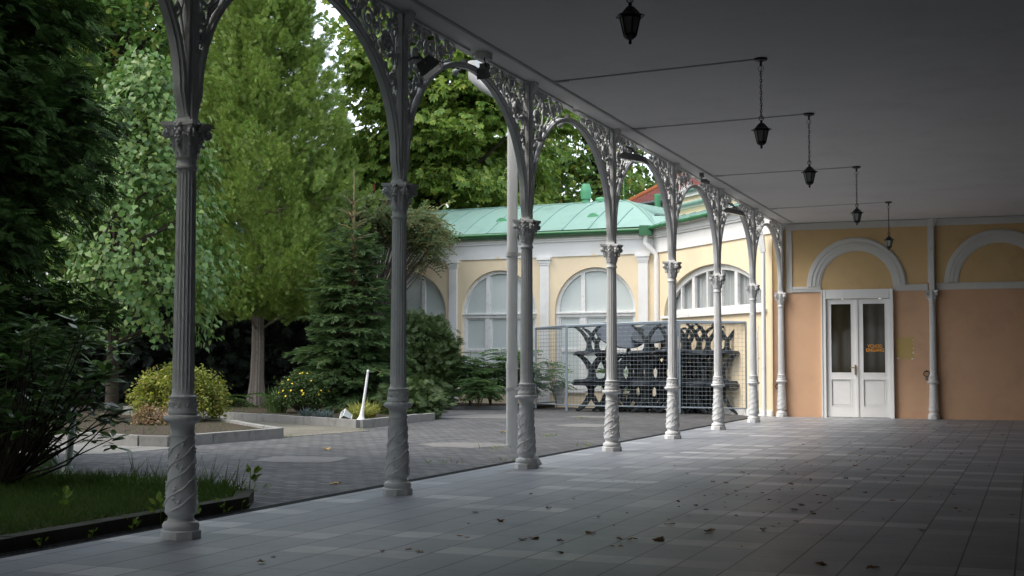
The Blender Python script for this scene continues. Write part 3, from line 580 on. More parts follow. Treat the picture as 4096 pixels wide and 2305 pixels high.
# ---------------------------------------------------------------- ground, paving, beds
g=MB().add([(-400,-400,-.06),(400,-400,-.06),(400,400,-.06),(-400,400,-.06)],[(0,1,2,3)]).build('ground',M['ground']); struct(g)
pv=MB().prism([(-13,-9),(-.60,-9),(-.60,21.2),(-.7,26),(-13,26)],-.10,-.02).build('courtyard_paving',M['pavers']); struct(pv)
ed=MB().prism([(-14,4.6),(-8.5,5.2),(-5.5,6.3),(-5.35,7.70),(-6.9,7.9),(-8.68,8.35),(-14,8.9)],-.05,-.015).build('slab_edging',M['slabs']); struct(ed)
sp=MB().prism([(-5.5,10.35),(-5.2,12.6),(-5.75,13.3),(-9.52,15.4),(-14,17.8),(-14,15.1),(-9.4,14.0)],-.05,-.014).build('path',M['yellow_pavers']); struct(sp)
q=np.random.default_rng(11)
for pts in ([(-3.28,6.05),(-3.45,6.75),(-3.0,6.95),(-2.45,6.90),(-2.40,6.1),(-2.9,5.95)],[(-3.34,2.96),(-3.5,3.74),(-3.1,3.95),(-2.75,3.86),(-2.38,3.12),(-2.9,2.9)],[(-2.9,9.55),(-2.75,10.2),(-2.1,10.25),(-1.60,9.95),(-1.9,9.1),(-2.5,9.2)],[(-3.1,15.75),(-2.98,16.6),(-2.4,16.5),(-2.05,15.95),(-2.2,15.3),(-2.7,15.3)],[(-4.2,19.4),(-4.1,20.2),(-3.3,20.1),(-3.2,19.3)],[(-6.6,17.6),(-6.4,19.9),(-5.2,20.6),(-5.0,18.2)]):
    # ragged outline
    P=[]
    for i in range(len(pts)):
        a=Vector(pts[i]);b=Vector(pts[(i+1)%len(pts)])
        for t in (0,.2,.4,.6,.8): p=a.lerp(b,t); P.append((p.x+q.uniform(-.05,.05),p.y+q.uniform(-.05,.05)))
    o=MB().add([(x,y,-.0155) for x,y in P],[tuple(range(len(P)))[::-1]] if sum(P[i][0]*P[(i+1)%len(P)][1]-P[(i+1)%len(P)][0]*P[i][1] for i in range(len(P)))<0 else [tuple(range(len(P)))]).build('paving_patch',M['patch']); struct(o)
# drain channel
dc=MB(); dc.box((-.5,4.6,-.05),(.198,33,.05)); 
for i in range(620): dc.box((-.5,-9.5+i*.05,-.020),(.17,.012,.012))
dc.box((-.587,4.6,-.02),(.02,33,.016)); dc.box((-.413,4.6,-.02),(.02,33,.016))
o=dc.build('drain_channel',M['black_metal']); tag(o,'long dark slotted drain channel along the edge of the stone floor','drain')
def kerb(pts,w,z0,z1,mat,closed=False):
    mb=MB(); P=[Vector(p) for p in pts]; m_=len(P)
    for i in range(m_-1 if not closed else m_):
        a,b=P[i],P[(i+1)%m_]; L=(b-a).length; k=max(1,round(L/.8)); d=(b-a)/L; ang=math.atan2(d.y,d.x)
        for j in range(k):
            c=a+d*(L*(j+.5)/k); mb.box((c.x,c.y,(z0+z1)/2+q.uniform(-.006,.006)),(L/k-.008+ (w*.0),w+q.uniform(-.006,.006),z1-z0),rz=ang+q.uniform(-.006,.006))
    return struct(mb.build('kerb',mat))
B0=[(-.66,-9),(-.66,1.70),(-.98,2.28),(-2.1,2.85),(-3.3,2.84),(-8,3.3)]
kerb(B0[:3],.12,-.06,.070,M['darkkerb']); 
struct(MB().prism(B0+[(-8,-9)],-.05,.035).build('soil',M['soil']))
B1=[(-13,9.0),(-8.68,8.45),(-6.93,8.0),(-6.09,7.81),(-5.68,7.86),(-5.5,10.3),(-9.4,14.0),(-14,15)]
kerb(B1[:7],.13,-.05,.12,M['kerb']); struct(MB().prism(B1,-.05,.085).build('soil',M['soil']))
B2=[(-14,17.9),(-9.52,15.46),(-5.78,13.36),(-6.08,16.96),(-8.2,20.6),(-12,23.4),(-22,33),(-30,26)]
kerb(B2[:6],.13,-.05,.12,M['kerb']); struct(MB().prism(B2,-.05,.085).build('soil',M['soil']))
B3=[(-6.55,23.75),(-7.9,22.95),(-10.0,21.9),(-12.2,23.6),(-12,25.8),(-6.5,25.4)]
kerb(B3[:4],.11,-.05,.07,M['kerb']); struct(MB().prism(B3,-.05,.055).build('soil',M['soil']))
struct(MB().prism([(-13,15),(-8,30),(-40,60),(-60,10),(-14,9)],-.055,-.03).build('park_soil',M['soil']))
# ---------------------------------------------------------------- pavilion: facade with three arched windows and the angled wing
class Frame:
    def __init__(s,o,e): s.o=Vector((o[0],o[1],0)); s.e=Vector((e[0],e[1],0)).normalized(); n=Vector((s.e.y,-s.e.x,0)); s.nn=n
    def P(s,u,z,d=0): return s.o+s.e*u+s.nn*d+Vector((0,0,z))
FL=Frame((-3.84,25.23),(-.9961,.0889)); FL.nn=Vector((-.0889,-.9961,0))
FP=Frame((-3.84,25.23),(.6654,-.7468)); FP.nn=Vector((-.7468,-.6654,0))
def fbox(mb,F,u0,u1,z0,z1,d0,d1):
    vs=[F.P(u,z,d) for u in (u0,u1) for z in (z0,z1) for d in (d0,d1)]
    mb.add(vs,[(0,1,3,2),(4,6,7,5),(0,4,5,1),(2,3,7,6),(0,2,6,4),(1,5,7,3)])
def arch_pts(uc,hw,sp,rise,n=28): return [(uc-hw*math.cos(PI*i/n),sp+rise*math.sin(PI*i/n)) for i in range(n+1)]
def arched_wall(mb,F,u0,u1,z0,z1,ops,depth):
    x=u0
    for (uc,hw,sill,sp,rise) in ops:
        mb.add([F.P(x,z0),F.P(uc-hw,z0),F.P(uc-hw,z1),F.P(x,z1)],[(0,1,2,3)])
        mb.add([F.P(uc-hw,z0),F.P(uc+hw,z0),F.P(uc+hw,sill),F.P(uc-hw,sill)],[(0,1,2,3)])
        A=arch_pts(uc,hw,sp,rise)
        for (a,b) in zip(A[:-1],A[1:]): mb.add([F.P(*a),F.P(*b),F.P(b[0],z1),F.P(a[0],z1)],[(0,1,2,3)])
        loop=[(uc-hw,sill)]+A+[(uc+hw,sill)]
        for a,b in zip(loop,loop[1:]+loop[:1]): mb.add([F.P(*a),F.P(*b),F.P(*b,-depth),F.P(*a,-depth)],[(0,1,2,3)])
        x=uc+hw
    mb.add([F.P(x,z0),F.P(u1,z0),F.P(u1,z1),F.P(x,z1)],[(0,1,2,3)])
def arch_band(mb,F,uc,hw,sp,rise,w,d0,d1,n=28):
    A=arch_pts(uc,hw,sp,rise,n); B=arch_pts(uc,hw-w,sp,rise-w,n); vs=[];fs=[]
    for a,b in zip(A,B): vs+=[F.P(*a,d1),F.P(*b,d1),F.P(*a,d0),F.P(*b,d0)]
    for i in range(n):
        k=i*4;m_=k+4; fs+=[(k,m_,m_+1,k+1),(k+1,m_+1,m_+3,k+3),(k,k+2,m_+2,m_)]
    mb.add(vs,fs)
def filled_arch(mb,F,uc,hw,sill,sp,rise,d):
    A=arch_pts(uc,hw,sp,rise); P=[F.P(uc-hw,sill,d)]+[F.P(*a,d) for a in A]+[F.P(uc+hw,sill,d)]; mb.add(P,[tuple(range(len(P)))])
pb=thing('pavilion','pale yellow pavilion with arched windows, white frieze and pale green metal roof','building',(-5,25.3,0))
def PBb(mb,name,mat,par=None,smooth=None):
    o=mb.build(name,mat,par or pb,smooth)
    if par is None: o.location=(5,-25.3,0)
    return o
LW=[1.60,4.32,7.0,9.7]; HW=1.105; SP=2.44
wl=MB(); arched_wall(wl,FL,0,14,-.05,3.86,[(u,HW,.42,SP,1.09) for u in LW],.20)
PW=(2.88,2.36,2.25,2.26,1.10)
arched_wall(wl,FP,0,5.50,-.05,3.86,[PW],.20)
PBb(wl,'facade_wall',M['yellow_wall'])
fz=MB()
for F,u1,cs in ((FL,14,LW),(FP,5.5,[2.78])):
    fbox(fz,F,-.02 if F is FL else 0,u1,3.825,4.47,-.1,.035); fbox(fz,F,-.04,u1,4.20,4.25,.035,.075); fbox(fz,F,-.08,u1,4.25,4.44,.035,.10); fbox(fz,F,-.1,u1,4.40,4.445,.10,.19)
PBb(fz,'frieze',M['white_plaster'])
for F,cs in ((FL,LW),(FP,[2.78])):
    for u in cs: PBb(MB().add([F.P(u-.075,3.822,.0365),F.P(u+.075,3.822,.0365),F.P(u,3.905,.0365)],[(0,1,2)]),'frieze_notch',M['yellow_wall'])
for (a,b) in ((.15,.40),(2.85,3.10),(5.55,5.78),(8.25,8.5),(10.9,11.15)):
    p=MB(); fbox(p,FL,a,b,-.05,3.66,0,.06); fbox(p,FL,a-.02,b+.02,3.62,3.67,0,.075); fbox(p,FL,a-.035,b+.035,3.67,3.75,0,.09); fbox(p,FL,a-.07,b+.07,3.75,3.823,0,.12); fbox(p,FL,a-.03,b+.03,-.05,.4,0,.08)
    PBb(p,'pilaster',M['white_plaster'])
# windows of the facade
for wi,u in enumerate(LW):
    w=MB(); d0,d1=-.16,-.09
    arch_band(w,FL,u,HW-.003,SP,1.087,.085,d0,d1)
    a,b=u-HW+.003,u+HW-.003
    fbox(w,FL,a,a+.085,.43,SP,d0,d1); fbox(w,FL,b-.085,b,.43,SP,d0,d1)
    fbox(w,FL,a,b,2.285,2.415,d0,d1+.012); fbox(w,FL,a-.0,b+.0,2.365,2.40,d1+.012,d1+.05); fbox(w,FL,a+.085,b-.085,.43,.55,d0,d1)
    for k in (-.36,.36):
        h=SP+1.087*math.sqrt(max(0,1-(k/HW)**2))-.06
        fbox(w,FL,u+k-.055,u+k+.055,2.41,h,d0,d1-.004); fbox(w,FL,u+k-.075,u+k+.075,.55,2.29,d0,d1-.004)
    fbox(w,FL,a+.085,b-.085,1.42,1.455,d0,d1-.02)
    # casement sashes
    for (x0,x1) in ((a+.085,u-.435),(u-.285,u+.285),(u+.435,b-.085)):
        for z0,z1 in ((.55,1.42),(1.455,2.285)):
            fbox(w,FL,x0,x0+.035,z0,z1,d0,d1-.03); fbox(w,FL,x1-.035,x1,z0,z1,d0,d1-.03); fbox(w,FL,x0+.035,x1-.035,z1-.04,z1,d0,d1-.03); fbox(w,FL,x0+.035,x1-.035,z0,z0+.035,d0,d1-.03)
    wo=PBb(w,'window',M['old_white'])
    gl=MB(); filled_arch(gl,FL,u,HW-.06,.5,SP,1.04,-.15); g_=gl.build('pane',M['frost'],wo)
    si=MB(); fbox(si,FL,u-HW-.08,u+HW+.08,.36,.42,-.1,.07); si.build('sill',M['white_plaster'],wo)
# wing window with lace curtains
w=MB(); uc,hw,sill,sp,rise=PW; d0,d1=-.17,-.09
arch_band(w,FP,uc,hw-.003,sp,rise-.003,.13,d0,d1); fbox(w,FP,uc-hw+.003,uc+hw-.003,2.255,2.39,d0,d1)
def topz(u,m=.1): return sp+rise*math.sqrt(max(0,1-((u-uc)/hw)**2))-m
for k,wd in ((-1.62,.05),(-1.02,.13),(-.36,.05),(.30,.05),(.96,.13),(1.60,.05)): fbox(w,FP,uc+k-wd/2,uc+k+wd/2,2.39,topz(uc+k),d0,d1-.004)
wo=PBb(w,'window',M['old_white']); wo['label']='wide low arched window with lace curtains'
def m_pane():
    t=NT('clear_window_pane'); gl=t.n('ShaderNodeBsdfGlossy'); gl.inputs['Roughness'].default_value=.03; tr=t.n('ShaderNodeBsdfTransparent'); tr.inputs[0].default_value=(.80,.83,.82,1)
    mx=t.n('ShaderNodeMixShader'); mx.inputs[0].default_value=.10; t.link(tr.outputs[0],mx.inputs[1]); t.link(gl.outputs[0],mx.inputs[2]); return t.done(mx.outputs[0])
M['pane']=m_pane()
gl=MB(); filled_arch(gl,FP,uc,hw-.07,2.3,sp,rise-.07,-.15); gl.build('pane',M['pane'],wo)
cu=MB(); vs=[];fs=[]; n=420
for i in range(n+1):
    u=uc-hw+.05+(2*hw-.1)*i/n; d=-.24+.03*math.sin(i*.55)+.015*math.sin(i*.21+1); z1=max(2.3,topz(u,.08))
    vs+=[FP.P(u,2.28,d),FP.P(u,z1,d)]
for i in range(n): fs.append((2*i,2*i+2,2*i+3,2*i+1))
cu.add(vs,fs); cu.build('curtain',M['curtain'],wo,180)
si=MB(); fbox(si,FP,uc-hw-.08,uc+hw+.06,2.185,2.25,-.1,.07); si.build('sill',M['old_white'],wo)
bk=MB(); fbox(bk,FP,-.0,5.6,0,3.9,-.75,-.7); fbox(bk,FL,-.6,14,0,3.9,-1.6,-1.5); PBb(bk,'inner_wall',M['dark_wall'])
pl=MB(); fbox(pl,FP,.02,5.48,-.05,.12,0,.02); PBb(pl,'plinth',M['white_plaster'])
# roof of the facade: curved standing-seam sheet with a hip
rf=MB(); ns=8
def roofP(t,u):  # t 0 eave .. 1 ridge
    d=.24-2.46*t; z=4.485+.975*(1-(1-t)**1.45)
    return FL.P(u,z,d)
us=[14-.5*i for i in range(26)]
def ue(t): return -.12+1.79*t
grid=[[roofP(t/ns,(max(u,ue(t/ns)) if k<25 else ue(t/ns))) for t in range(ns+1)] for k,u in enumerate([14,12,10,8,6,4,3,2.6,2.2,1.9]+[1.7])]
vs=[p for c in grid for p in c]; fs=[]
for i in range(len(grid)-1):
    for j in range(ns): fs.append((i*(ns+1)+j,i*(ns+1)+j+1,(i+1)*(ns+1)+j+1,(i+1)*(ns+1)+j))
rf.add(vs,fs)
# last strip down to the hip
hip=[roofP(t/ns,ue(t/ns)) for t in range(ns+1)]; l=[roofP(t/ns,max(1.7,ue(t/ns))) for t in range(ns+1)]
rf.add(l+hip,[(j,j+1,ns+2+j,ns+1+j) for j in range(ns)])
ap=roofP(1,ue(1)); back=FL.P(-1.2,4.80,-2.6); e0=roofP(0,-.12)
rf.add(hip+[FL.P(.55,4.98,-1.5),back],[(j,j+1,ns+1) for j in range(ns)]+[(ns,ns+2,ns+1)])
rf.add([roofP(1,14),roofP(1,ue(1)),FL.P(1.6,4.5,-4.8),FL.P(14,4.5,-4.8)],[(0,1,2,3)])
ro=PBb(rf,'roof',M['roof_green'],smooth=35)
sm=MB()
for k in range(18):
    u=.95+.72*k; pts=[roofP(t/ns,u)+Vector((0,0,.012)) for t in range(ns+1) if ue(t/ns)<=u+.02]
    if len(pts)>1: sm.tube(pts,.016,5)
sm.tube([p+Vector((0,0,.015)) for p in hip],.02,5); sm.tube([roofP(1,u)+Vector((0,0,.01)) for u in (14,1.67)],.022,5)
for k in range(12):
    t=k/12; a=ap.lerp(FL.P(.55,4.98,-1.5),t); sm.tube([a+Vector((0,0,.01)),back.lerp(FL.P(-.2,4.9,-1.8),t)+Vector((0,0,.02))],.012,4)
sm.build('seams',M['roof_green'],ro)
gt=MB(); gt.tube([FL.P(14,4.475,.27),FL.P(.05,4.40,.27)],.050,10); gt.tube([FP.P(.2,4.42,.25),FP.P(5.3,4.47,.25)],.048,10)
for i in range(7): p=FP.P(.9+.75*i,4.45,.25); gt.tube([p+Vector((0,0,.06)),p+FP.nn*.06,p-Vector((0,0,.07))],.01,5)
gt.tube([FL.P(14,4.37,.215),FL.P(.05,4.33,.215)],.02,6)
PBb(gt,'gutter',M['green_paint'],smooth=40)
gb=MB(); c=(FL.P(.08,4.37,.32)+FP.P(.08,4.37,.32))/2; gb.box(c,(.30,.26,.24),rz=R(20)); PBb(gb,'gutter_box',M['green_paint'])
dn=MB(); c2=FL.P(-.02,0,.20); dn.tube([(c.x,c.y,4.26),(c.x,c.y,4.06),(c2.x+.10,c2.y-.02,3.80),(c2.x+.12,c2.y-.02,3.70),(c2.x+.12,c2.y-.02,-.04)],.062,12); PBb(dn,'corner_downpipe',M['white_plaster'],smooth=40)
# wing: lower roof strip, set-back walls and upper green strips
wr=MB()
def strip(mb,F,u0,u1,d0,z0,d1,z1): mb.add([F.P(u0,z0,d0),F.P(u1,z0,d0),F.P(u1,z1,d1),F.P(u0,z1,d1)],[(0,1,2,3)])
strip(wr,FP,.0,5.7,.24,4.46,-.72,4.79); wr.add([FP.P(0,4.46,.24),FP.P(0,4.79,-.72),FL.P(1.2,4.95,-1.3)],[(0,1,2)])
for i in range(10):
    u=.3+.55*i; wr.tube([FP.P(u,4.475,.24),FP.P(u,4.80,-.72)],.013,5)
strip(wr,FP,-.6,5.7,-.62,5.02,-1.62,5.34); wr.tube([FP.P(-.6,5.02,-.60),FP.P(5.7,5.02,-.60)],.045,8)
strip(wr,FP,-1.9,5.7,-1.5,5.60,-2.5,5.9); wr.tube([FP.P(-1.9,5.60,-1.48),FP.P(5.7,5.60,-1.48)],.05,8)
PBb(wr,'wing_roof',M['roof_green'],smooth=40).data.materials[0]=M['green_paint2'] if 'green_paint2' in M else M['roof_green']
uw2=MB(); fbox(uw2,FP,-.4,5.6,4.6,4.98,-1.0,-.72); fbox(uw2,FP,-1.8,5.6,5.2,5.46,-2.2,-1.62); PBb(uw2,'set_back_wall',M['yellow_wall'])
uw3=MB(); fbox(uw3,FP,-.45,5.6,4.93,5.0,-.8,-.66); fbox(uw3,FP,-1.85,5.6,5.44,5.58,-2.2,-1.54); PBb(uw3,'upper_cornice',M['white_plaster'])
# roof furniture
def vent(label,u,d,z0,prof):
    p=FL.P(u,z0,d); v=thing('roof_vent',label,'vent',p,0,'green vents on the pavilion roof'); MB().lathe(prof,16,cap=True).build('cowl',M['roof_green'] if False else M['vent'],v,35); return v
M['vent']=simple('mid_green_sheet_metal',(.085,.30,.15),.4,.12,4,.06,.5)
vent('tall green mushroom-shaped roof vent left of the fourth column',2.83,-2.32,5.36,[(.10,0),(.10,.12),(.13,.12),(.13,.16),(.10,.17),(.10,.22),(.135,.22),(.155,.42),(.155,.46),(.105,.64),(.03,.645)])
vent('low wide green roof vent just left of the fourth column',2.38,-2.35,5.36,[(.13,0),(.13,.12),(.17,.13),(.17,.20),(.14,.24),(.05,.26)])
vent('green pipe vent with a white rim beside the red-tiled roof',.82,-2.5,4.7,[(.085,0),(.085,.85),(.09,.86),(.09,.93),(.04,.94)])
vent('second green pipe vent behind the white-rimmed one',.64,-2.7,4.7,[(.085,0),(.085,.80),(.03,.82)])
for u,l in ((1.86,'half-round green dormer vent on the pale roof right of the third column'),(4.50,'half-round green dormer vent on the pale roof partly behind the third column')):
    v=thing('dormer_vent',l,'dormer vent',FL.P(u,4.80,-.62),0,'half-round vents on the pavilion roof'); mb=MB(); vs=[];fs=[]; n=12
    for i in range(n+1):
        a=PI*i/n
        for y,r in ((-.14,.17),(.45,.17)): vs.append((r*math.cos(a),y,r*math.sin(a)))
    for i in range(n): fs.append((2*i,2*i+1,2*i+3,2*i+2))
    fs.append(tuple(2*i for i in range(n+1))); mb.add(vs,fs); mb.box((0,-.12,.0),(.46,.06,.02)); mb.build('hood',M['vent'],v,35)
an=MB(); p=FL.P(1.67,5.44,-2.2); an.tube([p,p+Vector((0,0,.9))],.008,5); an.tube([p,p+Vector((0,0,.06))],.03,8); tag(an.build('lightning_rod',M['vent']),'thin green lightning rod on the ridge end of the pale roof','lightning rod')
gx=thing('roof_cabinet','green metal ventilation cabinet behind the sumac at the left end of the roof','cabinet',FL.P(10.5,5.3,-4.1)); MB().box((0,0,.5),(1.1,.8,1.05),rz=R(-5)).box((0,0,1.04),(1.2,.9,.04),rz=R(-5)).build('cabinet_body',M['vent'],gx); lv=MB()
for i in range(8): lv.box((.30,-.43,.15+.1*i),(.4,.03,.05),rz=R(-5),rx=R(25))
lv.build('louvre',M['green_paint'],gx)
# red-tiled house behind
rh=thing('red_roofed_house','house with red tiled hip roof and white cornice rising behind the green wing roof','house',(-4.4,36,0))
MB().box((.0,0,3.0),(3.9,4.0,6.0),rz=R(-38)).build('wall',M['yellow_wall'],rh); MB().box((0,0,5.98),(4.3,4.4,.12),rz=R(-38)).box((0,0,6.12),(4.6,4.7,.16),rz=R(-38)).build('cornice',M['white_plaster'],rh)
rr=MB(); a=R(-38); ca,sa=math.cos(a),math.sin(a); cr=[(x*ca-y*sa,x*sa+y*ca,6.22) for x,y in ((-2.5,-2.55),(2.5,-2.55),(2.5,2.55),(-2.5,2.55))]; r2=[(x*ca-y*sa,x*sa+y*ca,7.6) for x,y in ((-.6,-.5),(.6,-.5),(.6,.5),(-.6,.5))]
rr.add(cr+r2,[(0,1,5,4),(1,2,6,5),(2,3,7,6),(3,0,4,7),(4,5,6,7)]); roo=rr.build('roof',M['redtile'],rh)
rg=MB()
for i in range(4): rg.tube([cr[i],r2[i]],.10,8)
rg.build('ridge_tiles',M['orangetile'],roo,40)
hg=MB(); 
for i in range(4): hg.tube([cr[i],cr[(i+1)%4]],.07,8)
hg.build('gutter',M['dark_metal'],rh,40)
# ---------------------------------------------------------------- wire cage and stacked tables
cg=thing('wire_cage','galvanised wire mesh cage locked around stacked garden tables in the courtyard corner','cage',(-3.5,23,0))
PL,P2,P3,PR=(-6.40,23.70),(-5.18,22.45),(-2.44,22.07),(-.90,21.93)
ZT={'PL':1.95,'P2':1.97,'P3':2.03,'PR':2.0}
def cgb(mb,name,par=cg,mat='galv',smooth=None):
    o=mb.build(name,M[mat],par,smooth); o.location=(3.5,-23,0) if par is cg else (0,0,0); return o
for (p,zt,w_) in ((PL,1.95,.045),(P2,1.97,.05),(PR,2.0,.05)):
    cgb(MB().box((p[0],p[1],zt/2),(w_,w_,zt),rz=R(10)),'post')
cgb(MB().box((P3[0]-.03,P3[1],1.015),(.045,.045,2.03),rz=R(8)).box((P3[0]+.03,P3[1]-.005,1.015),(.045,.045,2.03),rz=R(8)),'gate_post')
def panel(a,b,za,zb,zl=.13,pitch=.088):
    A=Vector((*a,0));Bv=Vector((*b,0)); L=(Bv-A).length; e=(Bv-A)/L
    cgb(MB().tube([A+Vector((0,0,za-.02)),Bv+Vector((0,0,zb-.02))],.02,6),'rail',smooth=40)
    o=cgb(MB().tube([A+Vector((0,0,zl)),Bv+Vector((0,0,zl))],.017,6),'rail',smooth=40); me=MB(); n=int(L/pitch); r_=.0027
    for i in range(1,n):
        p=A+e*(L*i/n); z=za+(zb-za)*i/n; me.tube([p+Vector((0,0,zl)),p+Vector((0,0,z-.02))],r_,4,cap=False)
    k=int((za-zl)/pitch)
    for j in range(1,k):
        t=j/k; me.tube([A+Vector((0,0,zl+(za-zl)*t)),Bv+Vector((0,0,zl+(zb-zl)*t))],r_,4,cap=False)
    me.build('wire_mesh',M['galv'],o)
panel(PL,P2,1.95,1.97); panel(P2,P3,1.97,2.03); panel(P3,PR,2.03,2.0); panel(PL,(-6.3,25.35),1.95,2.0)
rm=MB(); n1,n2=46,30
def roofpt(s_,t):
    fr=[(-6.40,23.70,1.95),(-5.18,22.45,1.97),(-2.44,22.07,2.04),(-.90,21.93,2.0)]; bk_=[(-6.2,25.4,2.0),(-5.0,25.3,2.02),(-3.84,25.15,2.02),(-.90,21.98,2.0)]
    x=s_*3; i=min(2,int(x)); f=x-i; a=Vector(fr[i]).lerp(Vector(fr[i+1]),f); b=Vector(bk_[i]).lerp(Vector(bk_[i+1]),f); p=a.lerp(b,t); p.z+=.02*math.sin(PI*t)*math.sin(PI*s_)+.012*math.sin(s_*23+t*9)*(t>0); return p
for i in range(n1+1): rm.tube([roofpt(i/n1,t/10) for t in range(11)],.0026,4,cap=False)
for j in range(n2+1): rm.tube([roofpt(i/30,j/n2) for i in range(31)],.0026 if j else .018,4,cap=False)
cgb(rm,'roof_mesh')
def table(label,group):
    r=thing('garden_table',label,'table',(0,0,0),0,group); t=MB(); n=36
    def ov(a,b): return [(a*math.cos(2*PI*i/n),b*math.sin(2*PI*i/n)) for i in range(n)]
    t.prism(ov(.58,.46),.630,.662); t.prism(ov(.54,.43),.600,.632)
    t.build('tabletop',M['tabletop'],r)
    for sx in (-1,1):
        l=MB(); x=sx*.24; w=.030
        # one flat cast pedestal: stem that flares under the top and forks into two curved feet
        outer=[(.17,.612),(.10,.575),(.062,.52),(.050,.44),(.055,.36),(.085,.27),(.135,.19),(.20,.12),(.265,.065),(.315,.04)]
        inner=[(.325,.005),(.26,.022),(.19,.065),(.125,.125),(.075,.19),(.035,.255),(.0,.30)]
        half=outer+inner; vs=[]
        for sxx in (-w,w):
            for s in (1,-1): vs+=[(x+sxx,s*y,z) for y,z in half]
        m_=len(half); fs=[]
        no,ni=len(outer),len(inner)
        def q_(o,a,b,c,d): fs.append((o+a,o+b,o+c,o+d))
        for o in (0,m_,2*m_,3*m_):   # arm faces: strip between outer and inner outlines
            for k in range(6):
                a=3+k; fs.append((o+a,o+a+1,o+m_-1-(k+0) if False else o+no+ni-1-k-1,o+no+ni-1-k))
        for a in (0,2*m_):           # stem faces across the two halves
            for k in range(3): fs.append((a+k,a+k+1,a+m_+k+1,a+m_+k))
            fs.append((a+3,a+m_-1,a+m_+3))
        for h_ in (0,m_):
            for k in range(m_-1): fs.append((h_+k,h_+k+1,2*m_+h_+k+1,2*m_+h_+k))
        l.add(vs,fs)
        for sy in (-1,1): l.box((x,sy*.32,.022),(.075,.035,.044)).tube([(x,sy*.055,.36),(x,sy*.10,.25),(x,sy*.19,.125),(x,sy*.30,.035)],[.034,.032,.03,.026],7)
        l.tube([(x,0,.60),(x,0,.33)],[.06,.052],8)
        l.build('leg_frame',M['table'],r)
    MB().box((0,0,.59),(.48,.05,.05)).build('stretcher',M['table'],r)
    return r
base=table('x','dark plastic garden tables stacked inside the wire cage'); used=False
words=['leftmost','second from the left','third from the left','fourth from the left','fifth from the left','rightmost']
def place(loc,rot,label):
    global used
    o=base if not used else copy_tree(base); used=True
    o.location=loc; o.rotation_euler=rot; o['label']=label; return o
row=[(-4.75,22.95),(-4.05,22.95),(-3.35,22.85),(-2.66,22.72),(-2.0,22.62),(-1.45,22.56)]
jig=np.random.default_rng(5)
for i,(x,y) in enumerate(row):
    yy=y+(.0 if i<5 else -.08)
    place((x,yy,-.015),(0,0,R(92)+jig.uniform(-.6,.6)),f'upright dark table in the bottom row of the caged stack, {words[i]}')
for i,(x,y) in enumerate(row):
    place((x+.04+jig.uniform(-.05,.05),y+jig.uniform(-.05,.05),1.325),(PI+jig.uniform(-.03,.03),jig.uniform(-.03,.03),R(90)+jig.uniform(-.6,.6)),f'upside-down dark table in the middle row of the caged stack, {words[i]}')
for i,(x,y) in enumerate(row):
    if i in (1,): continue
    place((x+jig.uniform(-.06,.06),y+jig.uniform(-.06,.06),1.965),(PI+jig.uniform(-.09,.09),jig.uniform(-.09,.09),R(90)+jig.uniform(-.75,.75)),f'top-row upside-down table of the caged stack, {words[i]}')
place((-4.22,23.25,1.26),(R(38),R(14),R(12)),'left one of the two tilted tables on the caged stack, blue-grey top facing out')
place((-3.12,23.30,1.27),(R(33),R(-3),R(-6)),'right one of the two tilted tables on the caged stack, blue-grey top facing out')
# back row fills the depth of the stack
bw_=['leftmost','second from the left','middle one','second from the right','rightmost']
for i,(x,y) in enumerate([(-4.55,23.75),(-3.95,23.7),(-3.3,23.65),(-2.65,23.5),(-2.1,23.3)]):
    place((x,y,-.015),(0,0,R(95)+jig.uniform(-.3,.3)),f'upright table at the back of the caged stack, {bw_[i]}')
    place((x+.07,y+.03,1.325),(PI,0,R(88)+jig.uniform(-.3,.3)),f'upside-down table at the back of the caged stack, middle height, {bw_[i]}')
    if i in (2,3): place((x+.2,y,1.945),(PI,0,R(80)),f'upside-down table at the back top of the caged stack, {"left" if i==2 else "right"} one')
mid=['leftmost','second from the left','middle one','second from the right']
for i,(x,y) in enumerate([(-4.4,23.3),(-3.7,23.25),(-3.0,23.1),(-2.3,22.98)]):
    place((x,y,-.015),(0,0,R(70)+jig.uniform(-.5,.5)),f'upright table wedged in the second row of the caged stack, {mid[i]}')
    place((x,y,1.328),(PI,0,R(110)+jig.uniform(-.5,.5)),f'upside-down table wedged in the second row of the caged stack, {mid[i]}')
# planters seen through the cage
pn=thing('planter_box','pale stone planter box with white rim behind the left part of the cage','planter',(-5.05,24.75,0)); MB().box((0,0,.22),(.75,.35,.40)).build('box',M['yellow_wall'],pn); MB().box((0,0,.46),(.85,.42,.09)).build('rim',M['white_plaster'],pn)
fp=thing('flower_pot','tall white flower pot standing in the left corner of the cage','pot',(-6.05,24.45,.05)); MB().lathe([(.10,0),(.17,.45),(.19,.45),(.19,.52),(.15,.52),(.13,.40)],20,cap=True).build('pot',M['white_plaster'],fp,40)
